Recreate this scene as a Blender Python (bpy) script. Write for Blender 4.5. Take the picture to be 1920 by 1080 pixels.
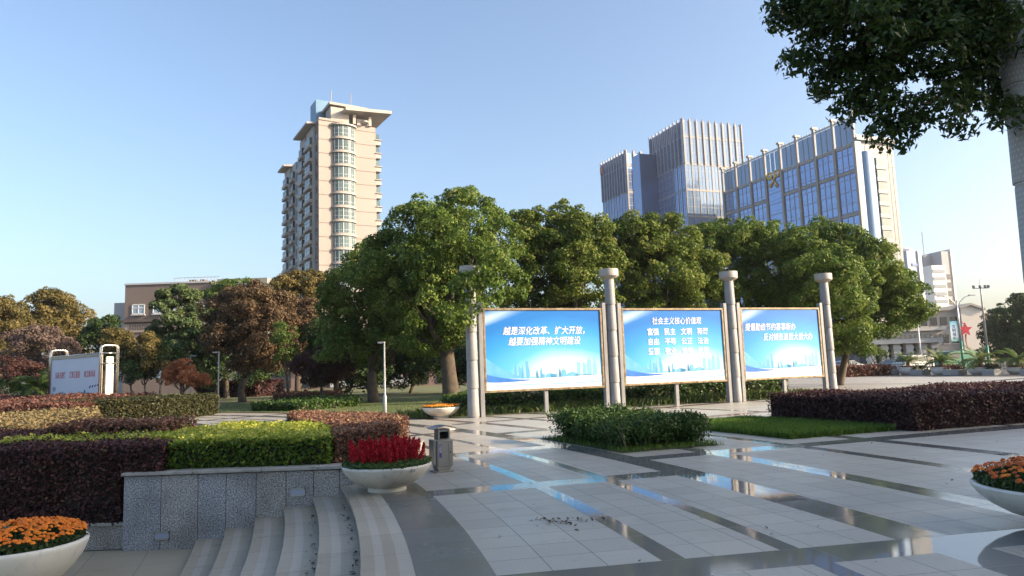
import bpy, bmesh, math, random
import numpy as np
from mathutils import Vector, Matrix
for o in list(bpy.data.objects): bpy.data.objects.remove(o)
SC = bpy.context.scene
COL = SC.collection
R = math.radians
rng = np.random.default_rng(7)
random.seed(7)

# ------------------------------------------------------------------ camera
F_PX, HOR, ROLL, EYE = 1330.0, 693.0, 0.034, 1.75
PITCH = math.atan2((HOR-540)*math.cos(ROLL), F_PX)
cR, sR, cP, sP = math.cos(ROLL), math.sin(ROLL), math.cos(PITCH), math.sin(PITCH)
cam = bpy.data.cameras.new('camera'); cam_o = bpy.data.objects.new('camera', cam); COL.objects.link(cam_o)
cam.sensor_width = 36; cam.lens = 36*F_PX/1920; cam.clip_start = .05; cam.clip_end = 9000
_f = Vector((0,cP,sP)); _u = Vector((0,-sP,cP)); _r = Vector((1,0,0))
_cr = cR*_r - sR*_u; _cu = sR*_r + cR*_u
m = Matrix((_cr,_cu,-_f)).transposed().to_4x4(); m.translation = (0,0,EYE)
cam_o.matrix_world = m
SC.camera = cam_o

def ray(px,py):
    u=px-960; v=py-540
    a=u*cR-v*sR; b=u*sR+v*cR
    return np.array([a, F_PX*cP+b*sP, F_PX*sP-b*cP])
def G(px,py,z=0.0):
    d=ray(px,py); t=(z-EYE)/d[2]
    return np.array([d[0]*t,d[1]*t,z])
def at(px,py,Y):
    d=ray(px,py); t=Y/d[1]
    return np.array([d[0]*t,Y,EYE+d[2]*t])

# ------------------------------------------------------------------ light
SUN_AZ, SUN_EL = 101.0, 22.0      # azimuth clockwise from +Y
W = bpy.data.worlds.new('World'); SC.world = W; W.use_nodes = True
wn = W.node_tree; wn.nodes.clear()
wo = wn.nodes.new('ShaderNodeOutputWorld'); bg = wn.nodes.new('ShaderNodeBackground'); sky = wn.nodes.new('ShaderNodeTexSky')
sky.sky_type='NISHITA'; sky.sun_disc=False; sky.sun_elevation=R(SUN_EL); sky.sun_rotation=R(SUN_AZ)
sky.air_density=1.0; sky.dust_density=3.6; sky.ozone_density=2.0; sky.altitude=50
bg.inputs[1].default_value=0.15
wn.links.new(sky.outputs[0],bg.inputs[0]); wn.links.new(bg.outputs[0],wo.inputs[0])
sl = bpy.data.lights.new('sun','SUN'); sl.energy=4.6; sl.angle=R(.5); sl.color=(1,.79,.56)
so = bpy.data.objects.new('sun',sl); COL.objects.link(so)
sd = Vector((math.sin(R(SUN_AZ))*math.cos(R(SUN_EL)), math.cos(R(SUN_AZ))*math.cos(R(SUN_EL)), math.sin(R(SUN_EL))))
so.rotation_euler = sd.to_track_quat('Z','Y').to_euler(); so.location=(30,-20,40)
SC.view_settings.view_transform='Standard'; SC.view_settings.look='None'; SC.view_settings.exposure=1.1; SC.view_settings.gamma=1
SC.render.engine='CYCLES'
cy=SC.cycles; cy.max_bounces=6; cy.diffuse_bounces=3; cy.glossy_bounces=3; cy.transmission_bounces=3; cy.transparent_max_bounces=4; cy.volume_bounces=0
cy.use_denoising=True; cy.caustics_reflective=False; cy.caustics_refractive=False

# ------------------------------------------------------------------ materials
def newmat(name):
    m=bpy.data.materials.new(name); m.use_nodes=True; nt=m.node_tree
    p=nt.nodes['Principled BSDF']; return m,nt,p
def N(nt,t,**k):
    n=nt.nodes.new(t)
    for a,b in k.items():
        if a=='op': n.operation=b
        else: setattr(n,a,b)
    return n
def math_(nt,op,a,b=None,c=None):
    n=nt.nodes.new('ShaderNodeMath'); n.operation=op
    for i,x in enumerate((a,b,c)):
        if x is None: continue
        if isinstance(x,(int,float)): n.inputs[i].default_value=x
        else: nt.links.new(x,n.inputs[i])
    return n.outputs[0]
def mixc(nt,fac,a,b,mode='MIX'):
    n=nt.nodes.new('ShaderNodeMix'); n.data_type='RGBA'; n.blend_type=mode
    for i,x in ((0,fac),(6,a),(7,b)):
        if isinstance(x,(int,float)): n.inputs[i].default_value=x
        elif isinstance(x,tuple): n.inputs[i].default_value=(*x[:3],1)
        else: nt.links.new(x,n.inputs[i])
    return n.outputs[2]
def ramp(nt,fac,stops):
    n=nt.nodes.new('ShaderNodeValToRGB'); e=n.color_ramp.elements
    while len(e)<len(stops): e.new(.5)
    for x,(p,c) in zip(e,stops):
        x.position=p; x.color=(*c[:3],1) if isinstance(c,tuple) else (c,c,c,1)
    if fac is not None: nt.links.new(fac,n.inputs[0])
    return n.outputs[0]
def noise(nt,scale,detail=4,vec=None,rough=.55):
    n=nt.nodes.new('ShaderNodeTexNoise'); n.inputs['Scale'].default_value=scale; n.inputs['Detail'].default_value=detail; n.inputs['Roughness'].default_value=rough
    if vec is not None: nt.links.new(vec,n.inputs['Vector'])
    return n.outputs[0]
def coord(nt): return nt.nodes.new('ShaderNodeTexCoord').outputs['Object']
def bump(nt,p,h,s,d=.02):
    b=nt.nodes.new('ShaderNodeBump'); b.inputs['Strength'].default_value=s; b.inputs['Distance'].default_value=d
    nt.links.new(h,b.inputs['Height']); nt.links.new(b.outputs[0],p.inputs['Normal'])
def M(name,c,c2=None,scale=3.,rough=.6,metal=0.,bmp=0.,spec=.5,bscale=None,roughvar=0.):
    m,nt,p=newmat(name)
    p.inputs['Roughness'].default_value=rough; p.inputs['Metallic'].default_value=metal; p.inputs['Specular IOR Level'].default_value=spec
    co=coord(nt)
    if c2 is None: c2=tuple(x*.82 for x in c)
    n1=noise(nt,scale,6,co)
    f=ramp(nt,n1,[(.33,0.),(.68,1.)])
    nt.links.new(mixc(nt,f,c,c2),p.inputs['Base Color'])
    if roughvar:
        nt.links.new(math_(nt,'MULTIPLY_ADD',n1,roughvar,rough-roughvar/2),p.inputs['Roughness'])
    if bmp: bump(nt,p,noise(nt,bscale or scale*6,5,co),bmp)
    return m
def leafmat(name,stops,trans=.3,rough=.5,spec=.25):
    m,nt,p=newmat(name)
    a=nt.nodes.new('ShaderNodeAttribute'); a.attribute_name='v'
    c=ramp(nt,a.outputs['Fac'],stops)
    nt.links.new(c,p.inputs['Base Color']); p.inputs['Roughness'].default_value=rough; p.inputs['Specular IOR Level'].default_value=spec
    t=nt.nodes.new('ShaderNodeBsdfTranslucent'); nt.links.new(c,t.inputs[0])
    mx=nt.nodes.new('ShaderNodeMixShader'); mx.inputs[0].default_value=trans
    nt.links.new(p.outputs[0],mx.inputs[1]); nt.links.new(t.outputs[0],mx.inputs[2])
    nt.links.new(mx.outputs[0],nt.nodes['Material Output'].inputs[0])
    return m
def glassmat(name,c,rough=.06,spec=.8,c2=None,scale=.25,metal=0.):
    m,nt,p=newmat(name); co=coord(nt)
    n1=noise(nt,scale,3,co); oi=nt.nodes.new('ShaderNodeObjectInfo')
    f=math_(nt,'ADD',math_(nt,'MULTIPLY',n1,.6),math_(nt,'MULTIPLY',oi.outputs['Random'],.5))
    nt.links.new(mixc(nt,f,c,c2 or tuple(x*.55 for x in c)),p.inputs['Base Color'])
    p.inputs['Roughness'].default_value=rough; p.inputs['Specular IOR Level'].default_value=spec; p.inputs['Metallic'].default_value=metal
    bump(nt,p,noise(nt,.9,2,co),.04,.05)
    return m

# ------------------------------------------------------------------ objects
def tag(o,label=None,cat=None,group=None,kind=None):
    if label: o['label']=label
    if cat: o['category']=cat
    if group: o['group']=group
    if kind: o['kind']=kind
    return o
def thing(name,label,cat,loc=(0,0,0),rz=0,group=None):
    o=bpy.data.objects.new(name,None); COL.objects.link(o); o.empty_display_size=.1
    o.location=tuple(float(x) for x in loc); o.rotation_euler=(0,0,rz)
    return tag(o,label,cat,group)
def dup(root,loc,rz,label,group=None):
    r=root.copy(); COL.objects.link(r); r.location=tuple(float(x) for x in loc); r.rotation_euler=(0,0,rz); r['label']=label
    if group: r['group']=group
    for ch in list(root.children):
        c=ch.copy(); COL.objects.link(c); c.parent=r
        for g in list(ch.children):
            d=g.copy(); COL.objects.link(d); d.parent=c
    return r
class MB:
    def __init__(s): s.v=[]; s.f=[]; s.mi=[]; s.cur=0; s.sm=[]; s.smooth=False
    def quad(s,*p):
        n=len(s.v); s.v+= [tuple(map(float,q)) for q in p]; s.f.append(tuple(range(n,n+len(p)))); s.mi.append(s.cur); s.sm.append(s.smooth); return s
    def faces(s,vs,fs):
        n=len(s.v); s.v+=[tuple(map(float,q)) for q in vs]
        for f in fs: s.f.append(tuple(n+i for i in f)); s.mi.append(s.cur); s.sm.append(s.smooth)
        return s
    def box(s,c,d,rz=0.,mat=None):
        cx,cy_,cz=c; x,y,z=d[0]/2,d[1]/2,d[2]/2
        ca,sa=math.cos(rz),math.sin(rz)
        P=[]
        for k in (-z,z):
            for (i,j) in ((-x,-y),(x,-y),(x,y),(-x,y)):
                P.append((cx+i*ca-j*sa,cy_+i*sa+j*ca,cz+k))
        if mat is not None: P=[tuple(mat@Vector(p)) for p in P]
        return s.faces(P,[(3,2,1,0),(4,5,6,7),(0,1,5,4),(1,2,6,5),(2,3,7,6),(3,0,4,7)])
    def bbox(s,c,d,b,rz=0.):   # chamfered in plan and on top
        cx,cy_,cz=c; x,y,z=d[0]/2,d[1]/2,d[2]/2
        ca,sa=math.cos(rz),math.sin(rz)
        def ringp(ix,k):
            X,Y=x-ix,y-ix
            pts=[(-X+b,-Y),(X-b,-Y),(X,-Y+b),(X,Y-b),(X-b,Y),(-X+b,Y),(-X,Y-b),(-X,-Y+b)]
            return [(cx+i*ca-j*sa,cy_+i*sa+j*ca,cz+k) for i,j in pts]
        rings=[ringp(b*.6,-z),ringp(0,-z+b*.6),ringp(0,z-b*.6),ringp(b*.6,z)]
        vs=sum(rings,[]); fs=[tuple(range(7,-1,-1)),tuple(range(24,32))]
        for k in range(3):
            for i in range(8): fs.append((k*8+i,k*8+(i+1)%8,k*8+8+(i+1)%8,k*8+8+i))
        return s.faces(vs,fs)
    def prism(s,poly,z0,z1):   # ccw poly, z0 / z1 numbers
        n=len(poly)
        vs=[(p[0],p[1],z0) for p in poly]+[(p[0],p[1],z1) for p in poly]
        fs=[tuple(range(n-1,-1,-1)),tuple(range(n,2*n))]+[(i,(i+1)%n,n+(i+1)%n,n+i) for i in range(n)]
        return s.faces(vs,fs)
    def extr(s,prof,axis,a,b):  # profile of (p,q) extruded along 'x' or 'y' between a and b
        n=len(prof)
        mk=(lambda p,t:(t,p[0],p[1])) if axis=='x' else (lambda p,t:(p[0],t,p[1]))
        vs=[mk(p,a) for p in prof]+[mk(p,b) for p in prof]
        return s.faces(vs,[tuple(range(n-1,-1,-1)),tuple(range(n,2*n))]+[(i,(i+1)%n,n+(i+1)%n,n+i) for i in range(n)])
    def lathe(s,prof,seg=24,c=(0,0,0),sx=1.,sy=1.):
        vs=[];fs=[];n=len(prof)
        for r,z in prof:
            for k in range(seg):
                a=2*math.pi*k/seg; vs.append((c[0]+r*sx*math.cos(a),c[1]+r*sy*math.sin(a),c[2]+z))
        for i in range(n-1):
            for k in range(seg):
                fs.append((i*seg+k,i*seg+(k+1)%seg,(i+1)*seg+(k+1)%seg,(i+1)*seg+k))
        fs.append(tuple(range(seg-1,-1,-1))); fs.append(tuple((n-1)*seg+k for k in range(seg)))
        return s.faces(vs,fs)
    def tube(s,path,rad,seg=8):
        path=[Vector(p) for p in path]
        if isinstance(rad,(int,float)): rad=[rad]*len(path)
        vs=[];fs=[];px=None
        for i,p in enumerate(path):
            d=(path[min(i+1,len(path)-1)]-path[max(i-1,0)]).normalized()
            if px is None: px=d.orthogonal().normalized()
            else:
                px=px-d*px.dot(d)
                px=px.normalized() if px.length>1e-5 else d.orthogonal().normalized()
            py=d.cross(px)
            for k in range(seg):
                a=2*math.pi*k/seg; vs.append(tuple(p+(px*math.cos(a)+py*math.sin(a))*rad[i]))
        for i in range(len(path)-1):
            for k in range(seg): fs.append((i*seg+k,i*seg+(k+1)%seg,(i+1)*seg+(k+1)%seg,(i+1)*seg+k))
        fs.append(tuple(range(seg-1,-1,-1))); fs.append(tuple((len(path)-1)*seg+k for k in range(seg)))
        return s.faces(vs,fs)
    def build(s,name,mats,parent=None,loc=None,rz=0.,bevel=0.,auto=None):
        me=bpy.data.meshes.new(name); me.from_pydata(s.v,[],s.f)
        if not isinstance(mats,(list,tuple)): mats=[mats]
        for m in mats: me.materials.append(m)
        me.polygons.foreach_set('material_index',s.mi)
        me.polygons.foreach_set('use_smooth',s.sm)
        me.update()
        if auto: me.shade_smooth() if hasattr(me,'shade_smooth') else None
        if auto and hasattr(me,'set_sharp_from_angle'): me.set_sharp_from_angle(angle=R(auto))
        o=bpy.data.objects.new(name,me); COL.objects.link(o)
        if parent: o.parent=parent
        if loc is not None: o.location=tuple(float(x) for x in loc)
        o.rotation_euler=(0,0,rz)
        if bevel:
            b=o.modifiers.new('bevel','BEVEL'); b.width=bevel; b.segments=2; b.limit_method='ANGLE'; b.angle_limit=R(40)
        return o
def npmesh(name,V,Fq,mats,parent=None,loc=None,attr=None,mi=None,smooth=False):
    """V (n,3), Fq (m,k) constant k"""
    me=bpy.data.meshes.new(name); V=np.asarray(V,np.float32); Fq=np.asarray(Fq,np.int32); m_,k=Fq.shape
    me.vertices.add(len(V)); me.vertices.foreach_set('co',V.ravel())
    me.loops.add(m_*k); me.loops.foreach_set('vertex_index',Fq.ravel())
    me.polygons.add(m_); me.polygons.foreach_set('loop_start',np.arange(0,m_*k,k,dtype=np.int32))
    if not isinstance(mats,(list,tuple)): mats=[mats]
    for q in mats: me.materials.append(q)
    if mi is not None: me.polygons.foreach_set('material_index',np.asarray(mi,np.int32))
    if smooth: me.polygons.foreach_set('use_smooth',np.ones(m_,bool))
    me.update(calc_edges=True)
    if attr is not None:
        a=me.attributes.new('v','FLOAT','POINT'); a.data.foreach_set('value',np.asarray(attr,np.float32))
    o=bpy.data.objects.new(name,me); COL.objects.link(o)
    if parent: o.parent=parent
    if loc is not None: o.location=tuple(float(x) for x in loc)
    return o
def unit(a): return a/np.maximum(np.linalg.norm(a,axis=-1,keepdims=True),1e-9)
def leaf_quads(P,Nrm,size,asp=1.7,droop=.0):
    """rhombic leaves at P with normals Nrm"""
    n=len(P); t=unit(np.cross(Nrm,rng.normal(size=(n,3)))); 
    if droop: t=unit(t+np.array([0,0,-droop])); 
    b=unit(np.cross(Nrm,t)); nn=np.cross(t,b)
    L=(size*asp/2)[:,None]; w=(size/2)[:,None]
    fold=nn*(size*.12)[:,None]
    V=np.stack([P-t*L, P-b*w+fold-t*L*.1, P+t*L, P+b*w+fold-t*L*.1],1).reshape(-1,3)
    Fq=np.arange(4*n).reshape(n,4)
    return V,Fq

# ------------------------------------------------------------------ ground, plaza, steps
OX,OY=-40.0,-1.5
def PO(r,th,z=0.): return (OX+r*math.cos(R(th)),OY+r*math.sin(R(th)),z)
def PLz(r,th): return (r,th)
def tile_mat(name,c,c2,rough,speck,joints=True,rstep=.505,tstep=.655,r0=40.54,t0=11.12,spec=.5,jd=.45,st=.28):
    m,nt,p=newmat(name); co=coord(nt)
    sx=nt.nodes.new('ShaderNodeSeparateXYZ'); nt.links.new(co,sx.inputs[0])
    dx=math_(nt,'SUBTRACT',sx.outputs[0],OX); dy=math_(nt,'SUBTRACT',sx.outputs[1],OY)
    r=math_(nt,'SQRT',math_(nt,'ADD',math_(nt,'MULTIPLY',dx,dx),math_(nt,'MULTIPLY',dy,dy)))
    th=math_(nt,'MULTIPLY',math_(nt,'ARCTAN2',dy,dx),180/math.pi)
    u=math_(nt,'DIVIDE',math_(nt,'SUBTRACT',r,r0),rstep); v=math_(nt,'DIVIDE',math_(nt,'SUBTRACT',th,t0),tstep)
    fu=math_(nt,'FRACT',u); fv=math_(nt,'FRACT',v)
    du=math_(nt,'MULTIPLY',math_(nt,'SUBTRACT',.5,math_(nt,'ABSOLUTE',math_(nt,'SUBTRACT',fu,.5))),rstep)
    dv=math_(nt,'MULTIPLY',math_(nt,'SUBTRACT',.5,math_(nt,'ABSOLUTE',math_(nt,'SUBTRACT',fv,.5))),tstep*.75)
    j=math_(nt,'LESS_THAN',math_(nt,'MINIMUM',du,dv),.0045)
    cb=nt.nodes.new('ShaderNodeCombineXYZ'); nt.links.new(math_(nt,'FLOOR',u),cb.inputs[0]); nt.links.new(math_(nt,'FLOOR',v),cb.inputs[1])
    wnz=nt.nodes.new('ShaderNodeTexWhiteNoise'); nt.links.new(cb.outputs[0],wnz.inputs['Vector']); cell=wnz.outputs['Value']
    big=ramp(nt,noise(nt,.55,5,co),[(.35,0.),(.7,1.)])
    sp=noise(nt,130.,2,co); sp2=noise(nt,38.,3,co)
    base=mixc(nt,math_(nt,'ADD',math_(nt,'MULTIPLY',big,.6),math_(nt,'MULTIPLY',cell,.45)),c,c2)
    base=mixc(nt,math_(nt,'MULTIPLY',ramp(nt,sp,[(.38,1.),(.6,0.)]),speck),base,tuple(x*.45 for x in c))
    base=mixc(nt,math_(nt,'MULTIPLY',ramp(nt,sp2,[(.55,0.),(.75,1.)]),speck*.6),base,tuple(min(1,x*1.35) for x in c))
    stain=ramp(nt,noise(nt,1.7,8,co,.7),[(.56,0.),(.72,1.)])
    base=mixc(nt,math_(nt,'MULTIPLY',stain,st),base,tuple(x*.5 for x in c))
    if joints: base=mixc(nt,math_(nt,'MULTIPLY',j,jd),base,(.05,.047,.042))
    nt.links.new(base,p.inputs['Base Color'])
    rr=math_(nt,'ADD',math_(nt,'MULTIPLY_ADD',stain,.14,rough),math_(nt,'MULTIPLY_ADD',cell,.10,-.05))
    if joints: rr=math_(nt,'ADD',rr,math_(nt,'MULTIPLY',j,.4))
    nt.links.new(math_(nt,'MAXIMUM',rr,.02),p.inputs['Roughness']); p.inputs['Specular IOR Level'].default_value=spec
    h=math_(nt,'ADD',math_(nt,'MULTIPLY',sp,.25),math_(nt,'MULTIPLY',cell,.5))
    if joints: h=math_(nt,'SUBTRACT',h,math_(nt,'MULTIPLY',j,1.))
    bump(nt,p,h,.10 if rough>.2 else .02,.006)
    return m
m_light=tile_mat('light_granite',(.47,.445,.385),(.365,.345,.30),.38,.6,spec=.35,jd=.65)
m_dark=tile_mat('polished_dark_granite',(.21,.212,.21),(.155,.157,.155),.075,.35,rstep=3.,tstep=1.31,spec=.6,jd=.7)
m_dark2=tile_mat('worn_dark_granite',(.20,.20,.185),(.14,.14,.128),.24,.5,rstep=9.,tstep=.98,spec=.6)
m_brown=tile_mat('warm_lit_granite',(.20,.12,.09),(.15,.09,.07),.18,.4,rstep=3.,tstep=1.31)  # dark bands with warm sunlight put into the stone colour
m_step=tile_mat('step_granite',(.42,.365,.275),(.29,.255,.19),.5,.5,rstep=50.,tstep=1.30,t0=10.0,st=.55)
m_step2=tile_mat('step_strip_granite',(.47,.425,.345),(.36,.325,.265),.47,.4,rstep=50.,tstep=1.30,t0=10.0,st=.55)
m_riser=M('dark_riser',(.24,.21,.165),(.14,.125,.10),6.,.7)  # risers in a darker tone than the treads
m_lower=tile_mat('lower_granite',(.44,.385,.28),(.36,.32,.23),.4,.35,rstep=.8,tstep=1.2,st=.5)
m_grassy=M('lawn_ground',(.075,.10,.028),(.13,.12,.05),.35,.9,bmp=.6,bscale=14)
m_soil=M('soil',(.06,.045,.03),(.035,.028,.02),2.,.95,bmp=.8,bscale=12)
m_earth=M('earth',(.16,.15,.12),(.10,.10,.08),.02,.9)
m_asph=M('asphalt',(.06,.06,.062),(.045,.045,.047),2.,.8,bmp=.2,bscale=80)

# one ground sheet with the drop beside the steps
mb=MB(); BIG=900
mb.quad((-BIG,12.3,-.06),(BIG,12.3,-.06),(BIG,BIG,-.06),(-BIG,BIG,-.06))
mb.quad((-BIG,-BIG,-.93),(BIG,-BIG,-.93),(BIG,12.3,-.93),(-BIG,12.3,-.93))
mb.quad((-BIG,12.3,-.93),(BIG,12.3,-.93),(BIG,12.3,-.06),(-BIG,12.3,-.06))
tag(mb.build('ground',m_earth),kind='structure')

# polar plaza: one mesh, every band a set of its own cells
RB=[39.87,40.54,42.06,42.28,43.22,43.42,44.45,45.0,46.35,46.75,48.38,48.70,50.3,50.72,52.5,55.2,55.5,58.,60.4,60.7,64.,68.2,68.5,74.,80.,80.4,90.,110.]
dark_arcs=[(42.06,42.28),(43.22,43.42),(44.45,45.0),(46.35,46.75),(48.38,48.70),(50.3,50.72),(55.2,55.5),(60.4,60.7),(68.2,68.5),(80.,80.4)]
dark_rad=[(-40,-39.4,0,200),(-28,-27.4,0,200),(-8,-7.3,0,200),(2.5,3.2,0,200),(10.45,11.12,40.54,200),(17.0,17.68,40.54,44.5),(19.4,20.05,45.0,200),(23.2,23.9,39.9,44.5),(28.2,28.8,44.5,200),(30.2,30.8,39.9,44.5),(33.6,34.1,45.,200),(37.1,37.6,39.9,44.5),(44,44.6,39.9,46),(51,51.6,39.9,46),(58,58.6,39.9,46)]
tb=set(np.round(np.arange(-46,76.01,.75),3).tolist())
for a,b,_,_ in dark_rad: tb|={a,b}
TB=sorted(tb)
TB=[t for i,t in enumerate(TB) if i==0 or t-TB[i-1]>1e-6]
mb=MB()
def plaza_kind(r,t):
    if r<40.54: return 2
    for a,b,q0,q1 in dark_rad:
        if a<t<b and q0<=r<=q1: return 3 if (r>47.5 and b>28 and a<34) else 1
    for a,b in dark_arcs:
        if a<r<b: return 3 if (46.<r<47. and t>28) else 1
    return 0
for i in range(len(RB)-1):
    for k in range(len(TB)-1):
        r0,r1,t0,t1=RB[i],RB[i+1],TB[k],TB[k+1]; rm,tm=(r0+r1)/2,(t0+t1)/2
        if not ((tm<39 and rm<111) or (tm<50 and rm>60) or (tm<75 and 39.5<rm<46.8)): continue
        mb.cur=plaza_kind(rm,tm)
        mb.quad(PO(r0,t0),PO(r1,t0),PO(r1,t1),PO(r0,t1))
# merge duplicate corners
o=mb.build('plaza_paving',[m_light,m_dark,m_dark2,m_brown]); tag(o,kind='structure')
bm=bmesh.new(); bm.from_mesh(o.data); bmesh.ops.remove_doubles(bm,verts=bm.verts,dist=1e-4); bm.to_mesh(o.data); bm.free()

# curved steps (six treads) down to the lower paving
NR=[39.40,38.97,38.54,38.11,37.68,37.25]
T0,T1=-30.0,23.0
def th_wall(r,y=11.62): return math.degrees(math.asin((y-OY)/r))
st=thing('granite_steps','curved flight of six grey granite steps leading down beside the speckled wall','steps',(PO(37.25,12,-.9)))
base=Vector(st.location)
for k,r in enumerate(NR):
    z=-.15*k; rin=r; rout=39.87 if k==0 else NR[k-1]+.02
    mb=MB(); te=th_wall(rin); n=48
    cuts=[(rin,rin+.14,0),(rin+.14,rin+.24,1),(rin+.24,rout,0)] if k else [(rin,rin+.13,0),(rin+.13,rin+.22,1),(rin+.22,rin+.34,0),(rin+.34,rin+.47,1)]
    for i in range(n):
        a=T0+(te-T0)*i/n; b=T0+(te-T0)*(i+1)/n
        for r0,r1,mi in cuts:
            mb.cur=mi; mb.quad(PO(r0,a,z),PO(r1,a,z),PO(r1,b,z),PO(r0,b,z))
        mb.cur=0
        mb.quad(PO(rin,b,z),PO(rin,b,z-.035),PO(rin,a,z-.035),PO(rin,a,z))
        mb.quad(PO(rin,b,z-.035),PO(rin+.02,b,z-.035),PO(rin+.02,a,z-.035),PO(rin,a,z-.035))
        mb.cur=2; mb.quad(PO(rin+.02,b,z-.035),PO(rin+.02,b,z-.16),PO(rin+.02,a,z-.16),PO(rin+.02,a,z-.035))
    mb.build('step',[m_step,m_step2,m_riser],st,loc=-base)   # vertices stay in world metres so the polar tile joints line up
mb=MB(); mb.quad((-60,-30,-.9),(0,-30,-.9),(0,11.7,-.9),(-60,11.7,-.9))
tag(mb.build('lower_paving',m_lower),kind='structure')

# retaining wall of speckled granite
def speckle(name):
    m,nt,p=newmat(name); co=coord(nt)
    n1=noise(nt,44.,4,co,.75); n2=noise(nt,1.6,3,co)
    c=ramp(nt,n1,[(.38,(.04,.042,.046)),(.48,(.27,.27,.275)),(.60,(.62,.61,.58))])
    c=mixc(nt,math_(nt,'MULTIPLY',ramp(nt,n2,[(.4,0.),(.65,1.)]),.5),c,(.26,.24,.20),'MULTIPLY')
    oi=nt.nodes.new('ShaderNodeObjectInfo'); tint=ramp(nt,oi.outputs['Random'],[(0.,(.90,.95,1.04)),(.5,(1.,1.,1.)),(1.,(1.02,.99,.93))])
    nt.links.new(mixc(nt,1.,mixc(nt,.12,c,(.25,.255,.265)),tint,'MULTIPLY'),p.inputs['Base Color']); p.inputs['Roughness'].default_value=.5
    bump(nt,p,n1,.5,.006); return m
m_speck=speckle('speckled_granite')
m_cope=M('coping_granite',(.42,.40,.36),(.28,.27,.24),5.,.5,bmp=.2,bscale=60)
m_joint=M('joint_dark',(.03,.03,.03),rough=.9)
wt=thing('retaining_wall','speckled grey granite retaining wall holding the planting bed above the curved steps','wall',(-6.3,11.62,-.9))
xs=[-6.32,-5.72,-5.13,-4.68,-4.20,-3.72,-3.28,-2.86,-2.60]
ztop=.27
for i in range(len(xs)-1):
    mb=MB(); a,b=xs[i]+.004,xs[i+1]-.004
    mb.box(((a+b)/2+6.3,.15,(ztop+.9)/2-.01),(b-a,.3,ztop+.9-.02))
    mb.build('stone_panel',m_speck,wt,bevel=.004)
mb=MB(); mb.box((1.85,.17,.55),(3.7,.2,1.1)); mb.build('backing',m_joint,wt)
mb=MB()
for a,b in ((-6.34,-5.2),(-5.19,-4.1),(-4.09,-3.2),(-3.19,-2.55)):
    mb.box(((a+b)/2+6.3,.13,ztop+.9+.022),(b-a,.38,.05))
mb.build('coping',m_cope,wt,bevel=.008)
m_steel=M('brushed_steel',(.50,.49,.46),(.40,.39,.37),4.,.32,.85,bmp=.05,bscale=40)
m_frost=M('frosted_lens',(.36,.40,.50),(.30,.34,.44),3.,.35)
for px,py in ((557,923),(302,1005)):
    p=at(px,py,11.6)
    mb=MB(); x,z=p[0]+6.3,p[2]+.9
    for dx,dz,w,h in ((0,.055,.25,.018),(0,-.055,.25,.018),(-.116,0,.018,.128),(.116,0,.018,.128)): mb.box((x+dx,-.006,z+dz),(w,.02,h))
    q=mb.build('step_light',m_steel,wt)
    mb=MB(); mb.box((x,.0,z),(.22,.012,.1)); mb.build('lens',m_frost,q)
lw=thing('low_wall','low speckled granite wall under the big dark hedge at left','wall',(-12,11.75,-.9))
mb=MB(); mb.box((2.83,.15,.19),(5.66,.3,.38)); mb.build('facing',m_speck,lw)
mb=MB(); mb.box((2.83,.14,.40),(5.66,.36,.045)); mb.build('coping',m_cope,lw,bevel=.008)

# planting bed and lawn
def sheet(name,poly,z,mat):
    mb=MB(); mb.faces([(p[0],p[1],z) for p in poly],[tuple(range(len(poly)))]); return tag(mb.build(name,mat),kind='structure')
arc=[PO(39.2,t)[:2] for t in np.linspace(34.,72,20)]
bulge=[(-2.75,12.0),(-2.42,12.6),(-2.2,14.2),(-2.2,15.9),(-3.2,17.9),(-6.1,20.2)]
bed=bulge+arc+[(-30,46),(-75,60),(-75,12.0)]
mb=MB(); n=len(bed); mb.faces([(p[0],p[1],.24) for p in bed]+[(p[0],p[1],-.05) for p in bed],[tuple(range(n))]+[(i,i+n,(i+1)%n+n,(i+1)%n) for i in range(n)])
tag(mb.build('planting_bed',m_soil),kind='structure')
mb=MB(); kl=[np.array(p) for p in bulge[1:]+arc]
for a,b in zip(kl[:-1],kl[1:]):
    e=(b-a)/np.linalg.norm(b-a); o_=np.array([e[1],-e[0]])*.15
    v=[(*a,0),(*(a+o_),0),(*(b+o_),0),(*b,0)]
    mb.faces([(x,y,.02) for x,y,_ in v]+[(x,y,.27) for x,y,_ in v],[(4,5,6,7),(0,1,5,4),(1,2,6,5),(2,3,7,6),(3,0,4,7)])
tag(mb.build('bed_kerb',m_cope),'pale granite kerb edging the left planting bed along the paving','kerb')
# the line of the billboard columns
c1=G(888,783); ua=R(69.0); dv=np.array([math.sin(ua),math.cos(ua)])
def on_row(px,py,off=0.):
    d=ray(px,py)[:2]; nrm=np.array([-dv[1],dv[0]]); p0=c1[:2]+nrm*off
    t=np.dot(p0,nrm)/np.dot(d,nrm); return d*t
CP=[on_row(888,783),on_row(1154,767),on_row(1382,757),on_row(1562,742)]
nrm=np.array([-dv[1],dv[0]])  # away from camera
lawn=[tuple(CP[0]-dv*1.9+nrm*.55),tuple(CP[3]+dv*1.5+nrm*.55),tuple(CP[3]+dv*3+nrm*12),(26,75),(10,95),(-60,110),(-75,70)]+[PO(46.75,t)[:2] for t in np.linspace(75,38.5,24)]
sheet('lawn',lawn,.012,m_grassy)
sheet('road',[(43,30),(120,30),(90,180),(0,180)],.008,m_asph)

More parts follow.
